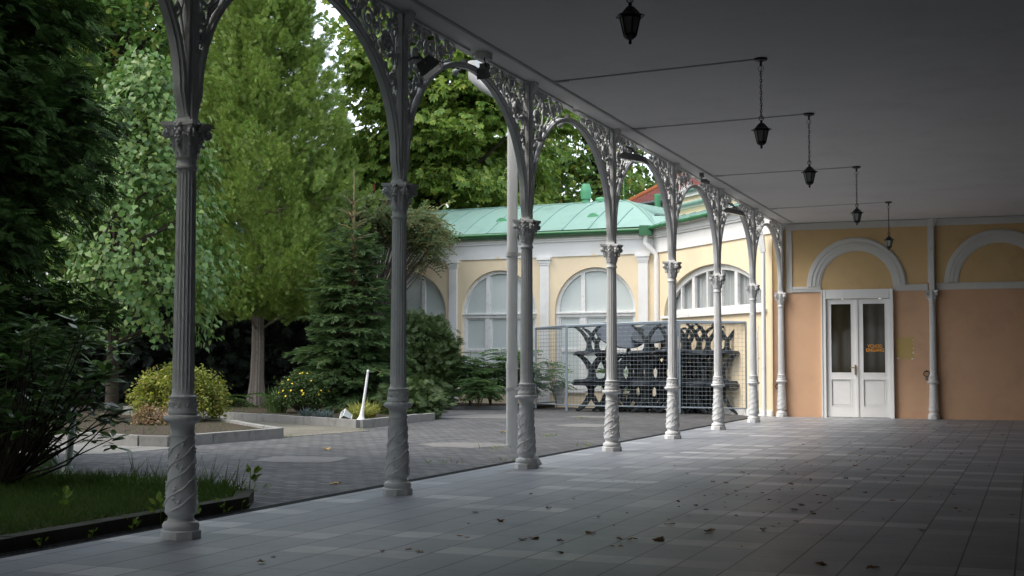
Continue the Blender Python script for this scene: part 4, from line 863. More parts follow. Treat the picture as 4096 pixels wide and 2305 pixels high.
# ---------------------------------------------------------------- small white lamp posts, poles
lp=thing('broken_lamp_post','leaning white garden lamp post without its head, in the kerbed bed','lamp post',(-6.02,13.88,.085)); lp.rotation_euler=(R(-2),R(7.5),0)
MB().lathe([(.078,0),(.078,.018),(.062,.03),(.045,.07),(.034,.13),(.028,.22),(.026,.26)],20).build('base',M['white_paint'],lp,40)
MB().lathe([(.023,.25),(.020,.78),(.0185,.84),(.022,.845),(.022,.88),(.014,.89)],16).build('post',M['white_paint'],lp,40)
lh=thing('lamp_head','broken white lantern head lying tilted beside the leaning lamp post','lamp head',(-6.35,13.98,.16)); lh.scale=(.65,)*3; lh.rotation_euler=(R(62),R(-24),R(-30))
f_=MB()
for k in range(4):
    a=PI/4+k*PI/2; f_.tube([(.15*math.cos(a),.15*math.sin(a),.14),(.075*math.cos(a),.075*math.sin(a),-.12)],.009,5)
    b=a+PI/2; f_.tube([(.15*math.cos(a),.15*math.sin(a),.14),(.15*math.cos(b),.15*math.sin(b),.14)],.010,5)
f_.lathe([(.10,-.12),(.03,-.16)],4,ph=PI/4); f_.build('frame',M['white_paint'],lh)
pm=MB(); pm.lathe([(.145,.13),(.075,-.11)],4,ph=PI/4,cap=False); pm.build('panes',M['frost'],lh)
pp=thing('pale_pole','pale green leaning pole behind the dark shrub at the left','pole',(-3.30,2.95,0)); pp.rotation_euler=(R(1),R(7),0)
MB().tube([(0,0,0),(0,0,.74)],[.036,.028],14).build('pole',M['palegreen'],pp,40); MB().lathe([(.12,-.02),(.11,.02),(.06,.09),(.045,.14)],16).build('foot',M['palegreen'],pp,40)
wp=thing('white_post','short white lamp post standing on the paving behind the dark shrub at the left','lamp post',(-7.45,7.35,0))
MB().lathe([(.12,-.02),(.11,.01),(.06,.07),(.042,.16),(.034,1.0)],16).build('post',M['white_paint'],wp,40); MB().lathe([(.05,1.0),(.10,1.25),(.12,1.26),(.02,1.36)],6).build('lamp_top',M['white_paint'],wp)
# ---------------------------------------------------------------- vegetation
def norm(a): return a/np.maximum(np.linalg.norm(a,axis=1,keepdims=True),1e-9)
def inst(tv,tf,pos,fwd,up,scale):
    """copies of a leaf template (x side, y along, z normal) at pos"""
    pos=np.asarray(pos,float); fwd=norm(np.asarray(fwd,float)); up=np.asarray(up,float)
    side=norm(np.cross(fwd,up)); nn=np.cross(side,fwd); s=np.asarray(scale,float).reshape(-1,1,1)
    tv=np.asarray(tv,float)
    V=pos[:,None,:]+s*(tv[None,:,0:1]*side[:,None,:]+tv[None,:,1:2]*fwd[:,None,:]+tv[None,:,2:3]*nn[:,None,:])
    k=len(tv); N=len(pos); tf=np.asarray(tf,int)
    F=(tf[None]+(np.arange(N)*k)[:,None,None]).reshape(-1,tf.shape[1])
    return V.reshape(-1,3),F
# templates
LEAF=([(0,0,0),(.30,.30,.06),(.26,.68,.05),(0,1,-.08),(-.26,.68,.05),(-.30,.30,.06),(0,.45,-.02)],[(0,1,2,6),(6,2,3,3),(0,6,4,5),(6,3,4,4)])
LEAF=([(0,0,0),(.28,.33,.07),(.22,.72,.05),(0,1,-.06),(-.22,.72,.05),(-.28,.33,.07)],[(0,1,2,3),(0,3,4,5)])
HEART=([(0,0,0),(.36,-.04,.05),(.50,.28,.08),(.30,.66,.04),(0,1.05,-.12),(-.30,.66,.04),(-.50,.28,.08),(-.36,-.04,.05)],[(0,1,2,3),(0,3,4,5),(0,5,6,7)])
OAK=([(0,0,0),(.20,.18,.03),(.13,.34,.02),(.34,.52,.05),(.22,.66,.02),(.26,.86,0),(0,1,-.05),(-.26,.86,0),(-.22,.66,.02),(-.34,.52,.05),(-.13,.34,.02),(-.20,.18,.03)],[(0,1,2,10),(0,10,11,0),(2,3,4,8),(2,8,9,10),(4,5,6,8),(6,7,8,6)])
def palmate():
    V=[];F=[]
    for k,(a,l) in enumerate(((-1.25,.55),(-.68,.82),(-.22,1.0),(.22,1.0),(.68,.82),(1.25,.55))):
        o=len(V); d=np.array((math.sin(a),math.cos(a))); p=np.array((d[1],-d[0]))
        for t,w,z in ((0,0,0),(.45,.10,.02),(.72,.15,-.03),(1,0,-.16)):
            c=d*l*t
            if w: V+= [(*(c+p*w),z),(*(c-p*w),z)]
            else: V.append((*c,z))
        F+=[(o,o+1,o+3,o+5),(o,o+5,o+4,o+2)]
    return V,F
PALM=palmate()
def pinnate(n=7,droop=.35,w=.055,l=.30):
    V=[];F=[]
    for i in range(n):
        t=.18+.80*i/(n-1); z=-droop*t*t
        for s in (-1,1):
            o=len(V); ll=l*(1-.5*abs(t-.5)); 
            V+=[(0,t,z),(s*ll*.5,t+.02-w,z+.01),(s*ll,t+.10,z-.07),(s*ll*.5,t+.05+w,z+.01)]; F.append((o,o+1,o+2,o+3))
    o=len(V); V+=[(-.008,0,0),(.008,0,0),(.008,1,-droop),(-.008,1,-droop)]; F.append((o,o+1,o+2,o+3)); return V,F
PINN=pinnate(); FERN=pinnate(9,.45,.04,.20)
def frond(n=5,w=.07):
    # flat scaly conifer spray, alternating narrow fingers
    V=[];F=[]
    V+=[(-.02,0,0),(.02,0,0),(.015,1,-.05),(-.015,1,-.05)]; F.append((0,1,2,3))
    for i in range(n):
        t=.15+.72*i/n
        for s in (-1,1):
            l=.48*(1-.62*t); o=len(V); V+=[(0,t-w*.6,0),(s*l*.55,t+.16,.03),(s*l,t+.34,-.02),(s*l*.35,t+.23,.02)]; F.append((o,o+1,o+2,o+3))
    return V,F
FROND=frond(); 
def twig(n=7):
    V=[];F=[]
    for i in range(n):
        t=.02+.9*i/n
        for s in (-1,1):
            o=len(V); l=.20*(1-.35*t); V+=[(0,t,0),(s*l*.6,t+.06,.03),(s*l,t+.16,.02),(s*l*.4,t+.13,.01)]; F.append((o,o+1,o+2,o+3))
    for s in (-1,1):
        o=len(V); V+=[(0,.0,0),(.02*s,.4,.10),(0,1.08,.02),(0,.5,.02)]; F.append((o,o+1,o+2,o+3))
    return V,F
TWIG=twig()
BLADE=([(-.5,0,0),(.5,0,0),(.40,.5,.05),(-.40,.5,.05),(.0,1,.22),(.0,1,.22)],[(0,1,2,3),(3,2,4,5)])
def rdirs(q,n,zmin=-1):
    d=norm(q.normal(size=(n*3,3))); d=d[d[:,2]>zmin][:n]; return d
def leafy(mb,q,tpl,cen,csz,per,size,outc,flat=.5,droop=.3,upb=.8,jit=.5):
    """leaves gathered in clumps round the points cen"""
    n=len(cen); P=np.repeat(cen,per,0)+q.normal(size=(n*per,3))*np.array([csz,csz,csz*flat])
    out=norm(P-np.asarray(outc)); f=norm(out*np.array([1,1,.3])+q.normal(size=P.shape)*.7-np.array([0,0,droop]))
    u=norm(out*.5+np.array([0,0,upb])+q.normal(size=P.shape)*jit)
    V,F=inst(*tpl,P,f,u,size*q.uniform(.65,1.25,len(P))); mb.raw(V,F)
def trunk_mb(pts,r,n=10,q=None,rough=.08):
    mb=MB(); mb.tube(pts,r,n); 
    if q is not None: mb.v=[(x+q.normal()*rough*.12,y+q.normal()*rough*.12,z) for x,y,z in mb.v]
    return mb
def limbs(mb,q,base,tips,r0,r1=.012,sag=.15,n=6):
    for t in tips:
        a=Vector(base(t)) if callable(base) else Vector(base); b=Vector(t); m_=(a+b)/2+Vector((q.normal()*.12,q.normal()*.12,sag*(b-a).length*.3))
        P=[a*(1-k)**2+m_*2*k*(1-k)+b*k*k for k in [i/n for i in range(n+1)]]
        mb.tube(P,[r0+(r1-r0)*i/n for i in range(n+1)],6)
def leaf_tree(name,label,cat,loc,h,crown,radii,tpl,size,mat,ncl,per,csz,seed,tr=.25,bark='darkbark',group=None,flat=.5,droop=.3,zmin=-.7,hollow=.5,lean=(0,0),nl=14,holes=None,jit=.5):
    q=np.random.default_rng(seed); root=thing(name,label,cat,loc,0,group)
    c=np.array(crown,float); rd=np.array(radii,float)
    d=rdirs(q,ncl,zmin); rad=hollow+(1-hollow)*q.uniform(0,1,len(d))**.6
    cen=c+d*rd*rad[:,None]*(1+.12*np.sin(d[:,0:1]*5+seed)+.10*np.sin(d[:,2:3]*7+d[:,1:2]*4))
    t=MB(); top=Vector((lean[0],lean[1],h)); t.tube([(lean[0]*k*k,lean[1]*k*k+.04*math.sin(k*7+seed),h*k) for k in [i/8 for i in range(9)]],[tr*(1.35 if i==0 else 1-.75*i/8) for i in range(9)],10)
    sel=cen[q.choice(len(cen),min(nl,len(cen)),replace=False)]
    limbs(t,q,lambda p:(lean[0]*.5,lean[1]*.5,min(max(p[2]-np.hypot(p[0],p[1])*.7,h*.28),h*.9)),[tuple(p) for p in sel],tr*.35)
    t.build('trunk',M[bark],root,60)
    mb=MB(); leafy(mb,q,tpl,cen,csz,per,size,c-np.array([0,0,rd[2]*.4]),flat,droop,jit=jit); mb.build('crown',M[mat],root); return root

# big thuja with the bare furrowed trunk
def thuja():
    q=np.random.default_rng(21); root=thing('thuja_tree','tall bright green thuja with a bare reddish furrowed trunk','tree',(-12.2,20.4,.05))
    t=MB(); zz=np.linspace(0,9,28); rr=[.155*(1.5-.5*min(1,z/.5)) if z<.5 else .155*(1-.08*z) for z in zz]; n=36; vs=[];fs=[]
    ph=q.uniform(0,6,n)
    for i,z in enumerate(zz):
        for k in range(n):
            g=2*PI*k/n; r=rr[i]*(1+.10*math.sin(k*2.6+.4*math.sin(z*3+ph[k]))+.05*math.sin(k*5.1+z)); vs.append((r*math.cos(g)+.03*math.sin(z),r*math.sin(g),z))
    for i in range(len(zz)-1):
        for k in range(n): fs.append((i*n+k,i*n+(k+1)%n,(i+1)*n+(k+1)%n,(i+1)*n+k))
    t.add(vs,fs)
    # upright plumes on an irregular cone, with shaded gaps between them
    npl=1250; z=2.25+10.6*q.uniform(0,1,npl)**1.2; a=q.uniform(0,2*PI,npl)
    def rad(z): return np.interp(z,[1.8,2.4,3.4,5,6.5,8.5,10.5,13],[1.2,1.7,2.15,2.2,1.85,1.2,.64,.12])
    rf=np.where(q.uniform(0,1,npl)<.62,q.uniform(.80,1.12,npl),q.uniform(.35,.8,npl)); r=rad(z)*rf*(1+.13*np.sin(a*4+z*1.3)+.09*np.sin(z*3.1+a*2))
    base=np.stack([r*np.cos(a)*.93+.18,r*np.sin(a)*.93+.1,z],1)
    per=100; o=np.repeat(np.stack([np.cos(a),np.sin(a),np.zeros(npl)],1),per,0); sz=np.repeat(q.uniform(.6,1.25,npl),per)[:,None]
    ax=np.repeat(norm(np.stack([np.cos(a)*.5,np.sin(a)*.5,np.full(npl,.85)],1)+q.normal(size=(npl,3))*.22),per,0); tg=np.cross(o,[0,0,1.])
    tt=q.uniform(0,1,(npl*per,1)); wd=(.24*np.sin(PI*np.clip(tt*.85+.12,0,1)))*sz
    P=np.repeat(base,per,0)+ax*(tt-.4)*.85*sz+tg*q.uniform(-1,1,tt.shape)*wd+o*(q.uniform(-1,1,tt.shape)*wd*.6-.18*(tt-.3)**2)
    f=norm(ax*.9+o*.45+tg*q.normal(size=tt.shape)*.6+q.normal(size=P.shape)*.2); u=norm(o+q.normal(size=P.shape)*.45)
    mb=MB(); V,F=inst(*FROND,P,f,u,q.uniform(.08,.15,len(P))); mb.raw(V,F); mb.build('crown',M['l_thuja'],root)
    idx=q.choice(npl,60,replace=False)
    limbs(t,q,lambda p:(0,0,max(1.6,p[2]-.5)),[tuple(base[i]) for i in idx],.03,.008); t.build('trunk',M['bark'],root,50)
thuja()
def spruce():
    q=np.random.default_rng(5); root=thing('spruce_tree','young spruce with a long bare leader shoot, in front of the thuja','tree',(-8.35,17.9,.05)); H=5.1
    t=MB(); t.tube([(0,0,0),(.01,0,1.5),(0,.02,3),(.02,0,4.2),(.01,.01,H)],[.075,.06,.04,.026,.012],8); Ps=[];Fs=[];Us=[];Ss=[]; br=t
    z=.35
    while z<4.55:
        L=np.interp(z,[.3,1.0,1.8,2.6,3.4,4.1,4.6],[1.20,1.25,1.02,.74,.52,.40,.28])
        nb=11 if z<3.4 else 7
        for k in range(nb):
            a=2*PI*(k+q.uniform(-.3,.3))/nb+z*2.1; l=L*q.uniform(.6,1.18); zj=z+q.uniform(-.10,.10)*(z<4); rise=np.interp(z,[.3,2,3.5,4.6],[-.10,.05,.35,.75])
            d=np.array([math.cos(a),math.sin(a),rise]); p0=np.array([0,0,zj]); tip=p0+d*l+np.array([0,0,-.10*l*l]); 
            br.tube([tuple(p0),tuple((p0+tip)/2+np.array([0,0,.03])),tuple(tip)],[.014,.009,.004],4)
            m_=int(58*l)+8 if z<3.7 else int(16*l)+4
            s=q.uniform(.12 if z<3.7 else .05,1.0,m_)**.8
            side=np.array([-math.sin(a),math.cos(a),0]); sg=q.choice([-1,1],m_); sp=(1-s)*.42*l+.03
            pt=p0+np.outer(s,d*l)+np.array([0,0,-1])*(.10*(s*l)**2)[:,None]+side*(sg*sp*q.uniform(0,.85,m_))[:,None]
            ff=norm(d*.9+side*(sg*q.uniform(.2,.9,m_))[:,None]+q.normal(size=(m_,3))*.15-np.array([0,0,.12])-np.array([0,0,1])*(q.uniform(0,1,m_)**3*.7)[:,None])
            Ps.append(pt);Fs.append(ff);Us.append(np.tile([0,0,1],(m_,1))+q.normal(size=(m_,3))*.3);Ss.append(q.uniform(.14,.26,m_)*(1 if z<3.7 else .75))
        z+=np.interp(z,[.3,2.5,4.5],[.13,.17,.30])
    # leader needles
    m_=40; zz=q.uniform(4.4,H,m_); Ps.append(np.stack([zz*0,zz*0,zz],1)); Fs.append(norm(q.normal(size=(m_,3))*np.array([1,1,.2])+np.array([0,0,1.6]))); Us.append(q.normal(size=(m_,3))); Ss.append(np.full(m_,.07))
    mb=MB(); V,F=inst(*TWIG,np.concatenate(Ps),np.concatenate(Fs),np.concatenate(Us),np.concatenate(Ss)); mb.raw(V,F); mb.build('needles',M['l_spruce'],root); t.build('trunk',M['stem'],root,60)
M['stem']=simple('pale_brown_stem',(.20,.15,.085),.9,.2,12,.4,.1)
spruce()
# linden sapling in the first bed
def linden():
    q=np.random.default_rng(8); root=thing('linden_tree','young linden with big pale heart-shaped leaves behind the nearest column','tree',(-10.6,13.0,.05))
    t=MB(); t.tube([(0,0,0),(0,.02,1.2),(.02,0,2.4),(.05,.03,4.4),(.05,.0,6.0)],[.12,.105,.085,.045,.012],10)
    npl=270; z=1.65+4.7*q.uniform(0,1,npl); a=q.uniform(0,2*PI,npl)
    R_=np.interp(z,[1.6,2.3,3.2,4.3,5.3,6.4],[1.1,1.6,1.65,1.3,.95,.25]); r=R_*q.uniform(.35,1.05,npl)**.6
    c=np.stack([r*np.cos(a)+.38,r*np.sin(a)+.3,z],1)
    limbs(t,q,lambda p:(0,0,max(1.3,p[2]-.8)),[tuple(c[i]) for i in range(0,npl,3)],.02,.005); t.build('trunk',M['darkbark'],root,60)
    per=36; P=np.repeat(c,per,0); o=np.repeat(np.stack([np.cos(a),np.sin(a),a*0],1),per,0)
    P=P+q.normal(size=P.shape)*np.array([.13,.13,.22]); f=norm(o*.5+q.normal(size=P.shape)*.45-np.array([0,0,.75])); u=norm(o*.8+np.array([0,0,.7])+q.normal(size=P.shape)*.4)
    mb=MB(); V,F=inst(*HEART,P,f,u,q.uniform(.065,.125,len(P))); mb.raw(V,F); mb.build('crown',M['l_lind'],root)
linden()
# near dark cypress on the left
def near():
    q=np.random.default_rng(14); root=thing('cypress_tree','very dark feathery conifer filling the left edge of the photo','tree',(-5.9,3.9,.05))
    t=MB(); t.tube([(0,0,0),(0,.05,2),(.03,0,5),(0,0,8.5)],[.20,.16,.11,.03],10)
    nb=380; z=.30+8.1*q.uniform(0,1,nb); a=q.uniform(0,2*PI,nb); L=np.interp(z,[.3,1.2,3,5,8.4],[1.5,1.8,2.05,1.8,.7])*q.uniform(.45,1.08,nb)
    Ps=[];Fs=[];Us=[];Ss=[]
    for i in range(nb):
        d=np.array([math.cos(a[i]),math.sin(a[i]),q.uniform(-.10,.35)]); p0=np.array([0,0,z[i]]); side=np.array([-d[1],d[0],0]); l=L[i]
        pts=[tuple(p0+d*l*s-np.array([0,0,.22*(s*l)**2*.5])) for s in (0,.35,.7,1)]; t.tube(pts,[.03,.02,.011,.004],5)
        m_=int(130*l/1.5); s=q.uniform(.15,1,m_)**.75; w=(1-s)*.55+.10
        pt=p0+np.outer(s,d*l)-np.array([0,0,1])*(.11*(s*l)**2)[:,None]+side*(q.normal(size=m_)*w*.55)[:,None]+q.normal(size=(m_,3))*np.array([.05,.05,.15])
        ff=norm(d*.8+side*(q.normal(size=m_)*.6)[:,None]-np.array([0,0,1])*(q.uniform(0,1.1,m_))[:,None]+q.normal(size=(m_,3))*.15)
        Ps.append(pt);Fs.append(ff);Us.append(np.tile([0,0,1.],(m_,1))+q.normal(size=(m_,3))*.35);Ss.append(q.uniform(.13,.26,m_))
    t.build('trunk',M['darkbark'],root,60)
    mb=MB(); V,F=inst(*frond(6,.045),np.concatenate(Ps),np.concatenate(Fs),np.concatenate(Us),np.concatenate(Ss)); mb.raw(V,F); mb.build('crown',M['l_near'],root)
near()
nr=bpy.data.objects['cypress_tree']
for x,y,l in ((-5.4,-.9,'first'),(-4.9,-4.6,'second'),(-5.3,-8.6,'third')):  # unseen copies added to keep skylight off the near half of the hall
    o=copy_tree(nr); o.location=(x,y,.05); o.rotation_euler=(0,0,y); o['label']=l+' unseen dark conifer added outside the frame to shade the hall'
leaf_tree('added_shade_tree','unseen wide tree crown added beside the hall to block light behind the viewer','tree',(-6.5,-8.0,0),9,(2.0,.3,6.3),(3.6,5.4,4.8),HEART,.30,'l_lind',420,40,.6,102,tr=.35,zmin=-.9,hollow=.3)  # unseen crown added to cut the light entering behind the viewer
leaf_tree('added_shade_tree','unseen tree crown added above the frame to shade the grassy bed and nearest column','tree',(-6.9,-.6,0),8,(3.0,1.2,7.5),(2.5,2.7,1.7),HEART,.26,'l_lind',170,44,.4,103,tr=.25,zmin=-.9,hollow=.2)  # unseen crown added to cast shade on the first column and the grass
# glossy shrub in the left foreground
def rhodo():
    q=np.random.default_rng(31); root=thing('glossy_shrub','dark shrub with whorls of long glossy leaves at the left end of the grassy bed','shrub',(-3.15,1.95,.06))
    st=MB(); tips=[]
    for k in range(84):
        a=q.uniform(0,2*PI); r=q.uniform(.2,1.05); h=q.uniform(.35,1.5)*(1.15-.25*r)
        tip=np.array([r*math.cos(a)*.85+.12,r*math.sin(a)*.8,h]); tips.append(tip)
        b=np.array([q.normal()*.08,q.normal()*.08,0]); m_=(b+tip)/2+np.array([0,0,-.05])+q.normal(size=3)*.05
        st.tube([tuple(b),tuple(m_),tuple(tip)],[.013,.008,.004],5)
    for px in ((.55,.55,.72),(.7,.5,.95),(.72,.62,.58),(.55,.75,1.15),(.45,.62,.40)): tips.append(np.array(px)); st.tube([(0,0,.05),tuple(np.array(px)*np.array([.5,.5,.55])),px],[.014,.01,.005],5)
    st.build('stems',M['darkbark'],root,60)
    Ps=[];Fs=[];Us=[]
    for tip in tips:
        for w in range(2):
            n=8; a=q.uniform(0,6)+2*PI*np.arange(n)/n; o=np.stack([np.cos(a),np.sin(a),np.full(n,[.35,-.05,-.5][w])],1); Ps.append(np.tile(tip-np.array([0,0,.06*w]),(n,1))+q.normal(size=(n,3))*.012); Fs.append(norm(o+q.normal(size=(n,3))*.18)); Us.append(np.tile([0,0,1.],(n,1))+q.normal(size=(n,3))*.15)
    P=np.concatenate(Ps); LL=([(0,0,0),(.13,.28,.03),(.19,.62,.03),(.08,.92,-.02),(0,1,-.05),(-.08,.92,-.02),(-.19,.62,.03),(-.13,.28,.03)],[(0,1,2,7),(7,2,6,6),(2,3,5,6),(3,4,5,3)])
    LL=(LL[0],[(0,1,7,0),(7,1,2,6),(6,2,3,5),(5,3,4,5)])
    V,F=inst(*LL,P,np.concatenate(Fs),np.concatenate(Us),q.uniform(.12,.19,len(P))); mb=MB(); mb.raw(V,F); mb.build('foliage',M['l_rhodo'],root)
rhodo()
def bush(name,label,cat,loc,radii,cz,tpl,size,mat,ncl,per,csz,seed,group=None,flat=.8,zmin=-.3,droop=.1,hollow=.75,stem=True,upb=.8):
    q=np.random.default_rng(seed); root=thing(name,label,cat,loc,0,group); c=np.array([0,0,cz]); d=rdirs(q,ncl,zmin); rad=hollow+(1-hollow)*q.uniform(0,1,len(d))
    cen=c+d*np.array(radii)*rad[:,None]*(1+.07*np.sin(d[:,0:1]*7+seed)+.06*np.sin(d[:,1:2]*9+d[:,2:3]*5)); cen[:,2]=np.maximum(cen[:,2],.05)
    mb=MB(); leafy(mb,q,tpl,cen,csz,per,size,c-np.array([0,0,radii[2]*.3]),flat,droop,upb); mb.build('foliage',M[mat],root)
    if stem:
        s=MB(); limbs(s,q,(0,0,0),[tuple(p) for p in cen[::max(1,len(cen)//16)]],.018,.005,.1); s.build('stems',M['darkbark'],root,60)
    return root
bush('spirea_bush','rounded yellow-green spirea bush behind the nearest column','bush',(-8.85,12.55,.05),(.78,.78,.52),.42,LEAF,.060,'l_spir',420,26,.06,41,zmin=-.55)
bush('pinkish_plant','low plant with pinkish leaves at the foot of the spirea bush','plant',(-8.35,11.15,.05),(.30,.24,.22),.10,LEAF,.055,'l_pink',60,12,.05,42)
bush('juniper_bush','large rounded dark juniper bush under the left arched window','bush',(-9.35,22.9,.03),(1.15,1.0,1.25),1.02,FROND,.17,'l_jun',520,26,.10,43,zmin=-.7,upb=.3)
bush('dwarf_conifer','low feathery green conifer at the right corner of the kerbed bed','bush',(-6.75,17.4,.05),(.55,.6,.42),.16,FROND,.15,'l_jun',150,20,.08,44)
bush('low_juniper','low spreading dark juniper beside the sumac sprouts by the wall','bush',(-9.1,22.3,.03),(.9,.6,.55),.25,FROND,.16,'l_jun',160,20,.09,45)
pt_=bush('potentilla_shrub','loose green shrub dotted with small yellow flowers','shrub',(-8.75,16.6,.05),(.52,.45,.42),.38,LEAF,.045,'l_pot',260,26,.07,46,hollow=.5)
q=np.random.default_rng(47); d=rdirs(q,46,-.1); P=np.array([0,0,.4])+d*np.array([.55,.48,.46]); FLW=([(.5*math.cos(2*PI*k/10)*(1 if k%2 else .7),.5*math.sin(2*PI*k/10)*(1 if k%2 else .7),.05) for k in range(10)]+[(0,0,0)],[(k,(k+1)%10,10,10) for k in range(10)])
V,F=inst(FLW[0],[(a,b,c,c) for a,b,c,_ in FLW[1]],P,norm(np.cross(d,[0,0,1])+.01),d+np.array([.2,-.3,.6]),q.uniform(.038,.055,46)); mb=MB(); mb.raw(V,F); mb.build('flowers',M['yellowflower'],pt_)
def tuft(name,label,loc,n,h,w,spread,mat,seed,curve=1.0,cat='plant',group=None):
    q=np.random.default_rng(seed); root=thing(name,label,cat,loc,0,group); a=q.uniform(0,2*PI,n); r=spread*q.uniform(0,1,n)**.5*.35
    vs=[];fs=[]
    for i in range(n):
        H=h*q.uniform(.6,1.1); out=q.uniform(.15,1)*spread*curve; aa=a[i]+q.normal()*.3; d=np.array([math.cos(aa),math.sin(aa)]); p=np.array([math.cos(a[i]),math.sin(a[i])])*r[i]; sd=np.array([-d[1],d[0]])*w*.5; o=len(vs)
        for k,(t,wt) in enumerate(((0,.8),(.35,1),(.7,.8),(1,.05))):
            x=p+d*out*t**2*.9; z=H*(t-.55*curve*t**3*out/max(spread,.01)*.9); 
            vs+=[(x[0]-sd[0]*wt,x[1]-sd[1]*wt,max(z,.0)),(x[0]+sd[0]*wt,x[1]+sd[1]*wt,max(z,.0))]
        for k in range(3): fs.append((o+2*k,o+2*k+1,o+2*k+3,o+2*k+2))
    MB().add(vs,fs).build('blades',M[mat],root); return root
tuft('iris_clump','clump of upright sword-shaped green leaves right of the thuja trunk',(-9.35,16.6,.05),90,.62,.028,.55,'l_iris',51,.8)
for i,(x,y,l) in enumerate(((-6.55,14.6,'left'),(-6.75,15.3,'right'))): tuft('yellow_grass',f'arching yellow-striped ornamental grass right of the leaning lamp post, {"nearer" if i==0 else "farther"} tuft',(x+.15,y-.1,.05),170,.42,.02,.45,'l_hakone',52+i,1.1,group='yellow ornamental grasses')
for i,(x,y) in enumerate(((-7.75,15.0),(-7.3,14.75),(-6.95,14.35))): tuft('blue_fescue',f'low blue-grey fescue tuft at the front of the kerbed bed, {["leftmost","middle one","rightmost"][i]}',(x,y,.05),160,.24,.008,.26,'l_blue',55+i,1.0,group='blue fescue tufts')
def pinnplant(name,label,loc,n,h,size,mat,seed,tpl=PINN,spread=.5,group=None,cat='plant',stem=True):
    q=np.random.default_rng(seed); root=thing(name,label,cat,loc,0,group); P=[];Fw=[]; st=MB()
    ns=max(2,n//9)
    for s in range(ns):
        a=q.uniform(0,2*PI); hh=h*q.uniform(.55,1.0); top=np.array([spread*.5*math.cos(a)*q.uniform(.2,1),spread*.5*math.sin(a)*q.uniform(.2,1),hh]); st.tube([(0,0,0),tuple(top*np.array([.6,.6,.5])),tuple(top)],[.012,.009,.005],5)
        k=n//ns
        for j in range(k):
            t=q.uniform(.45,1); g=q.uniform(0,2*PI); P.append(top*t); Fw.append((math.cos(g),math.sin(g),q.uniform(-.1,.6)))
    P=np.array(P);Fw=np.array(Fw); V,F=inst(*tpl,P,Fw,np.tile([0,0,1.],(len(P),1))+q.normal(size=P.shape)*.15,size*q.uniform(.7,1.2,len(P))); mb=MB(); mb.raw(V,F); mb.build('foliage',M[mat],root)
    if stem: st.build('stems',M['stem'],root,60)
    return root
sprouts=[((-8.6,23.2,.03),1.35,'left'),((-8.0,23.4,.03),1.5,''),((-7.5,23.5,.03),1.1,''),((-7.0,23.7,.03),1.65,''),((-6.75,23.9,.03),1.2,''),((-7.6,23.0,.03),.75,'')]
wd=['leftmost one','tall one second from the left','middle one','tallest one, right behind the white downpipe','rightmost one outside the cage','low one in front']
for i,(p,h,_) in enumerate(sprouts): pinnplant('sumac_sprout','leafy green sumac sprout by the pavilion wall, '+wd[i],p,85,h,.46,'l_sprout',61+i,spread=.7,group='sumac sprouts along the wall')
pinnplant('sumac_sprout','sumac sprout growing inside the left end of the cage',(-5.95,24.0,.0),40,1.25,.42,'l_sprout',68,spread=.8,group='sumac sprouts along the wall')
pinnplant('sumac_sprout','sumac sprout behind the middle of the cage, seen between the table legs',(-4.6,24.75,.0),36,1.2,.40,'l_sprout',69,spread=.7,group='sumac sprouts along the wall')
pinnplant('fern','green fern left of the thuja trunk, under the dark hedge, left one',(-12.9,18.6,.05),26,.35,.55,'l_fern',71,FERN,.4,'ferns under the hedge',stem=False)
pinnplant('fern','green fern left of the thuja trunk, under the dark hedge, right one',(-12.3,19.3,.05),26,.35,.55,'l_fern',72,FERN,.4,'ferns under the hedge',stem=False)
pinnplant('fern','green fern growing between the thuja trunk and the iris clump',(-10.8,19.0,.05),22,.35,.5,'l_fern',73,FERN,.4,'ferns under the hedge',stem=False)
# umbrella sumac tree by the facade
def sumac():
    q=np.random.default_rng(77); root=thing('sumac_tree','umbrella-shaped sumac tree with dark red cones at the left end of the pavilion','tree',(-11.0,23.9,.03))
    t=MB(); n=80; a=q.uniform(0,2*PI,n); r=1.7*q.uniform(0,1,n)**.55; z=5.15-.30*r**1.6+q.normal(size=n)*.22
    c=np.stack([r*np.cos(a)*1.0+.15,r*np.sin(a)*.75,z],1)
    extra=np.array([.15,0,.05])+np.array([[1.55,-.2,4.5],[1.75,-.3,4.25],[1.5,-.4,3.95],[1.65,-.2,3.7],[1.35,-.3,4.1],[1.2,-.3,4.5],[1.0,-.2,4.7],[1.7,-.25,3.95],[1.45,-.1,3.6],[.9,-.4,4.3]]); c=np.concatenate([c,extra])
    t.tube([(0,0,0),(.05,0,1.2),(.0,.03,2.2)],[.09,.075,.06],8)
    limbs(t,q,lambda p:(0,0,2.1+q.uniform(-.2,.3)),[tuple(p-np.array([0,0,.12])) for p in c],.028,.010,.05); t.build('trunk',M['branchgrey'],root,60)
    per=13; P=np.repeat(c,per,0)+q.normal(size=(len(c)*per,3))*.05; f=norm(q.normal(size=P.shape)*np.array([1,1,.25])+np.array([0,0,.15])); V,F=inst(*pinnate(7,.55,.05,.26),P,f,np.tile([0,0,1.],(len(P),1))+q.normal(size=P.shape)*.15,q.uniform(.36,.58,len(P))); mb=MB(); mb.raw(V,F); mb.build('crown',M['l_sumac'],root)
    for i in q.choice(80,18,replace=False): p=c[i]+np.array([0,0,.12]); MB().lathe([(.02,-.02),(.045,.03),(.035,.12),(.01,.19)],7,c=tuple(p)).build('seed_cone',M['redcone'],root,50)
M['branchgrey']=simple('grey_brown_branches',(.13,.11,.095),.95,.2,12,.3,.1)
sumac()
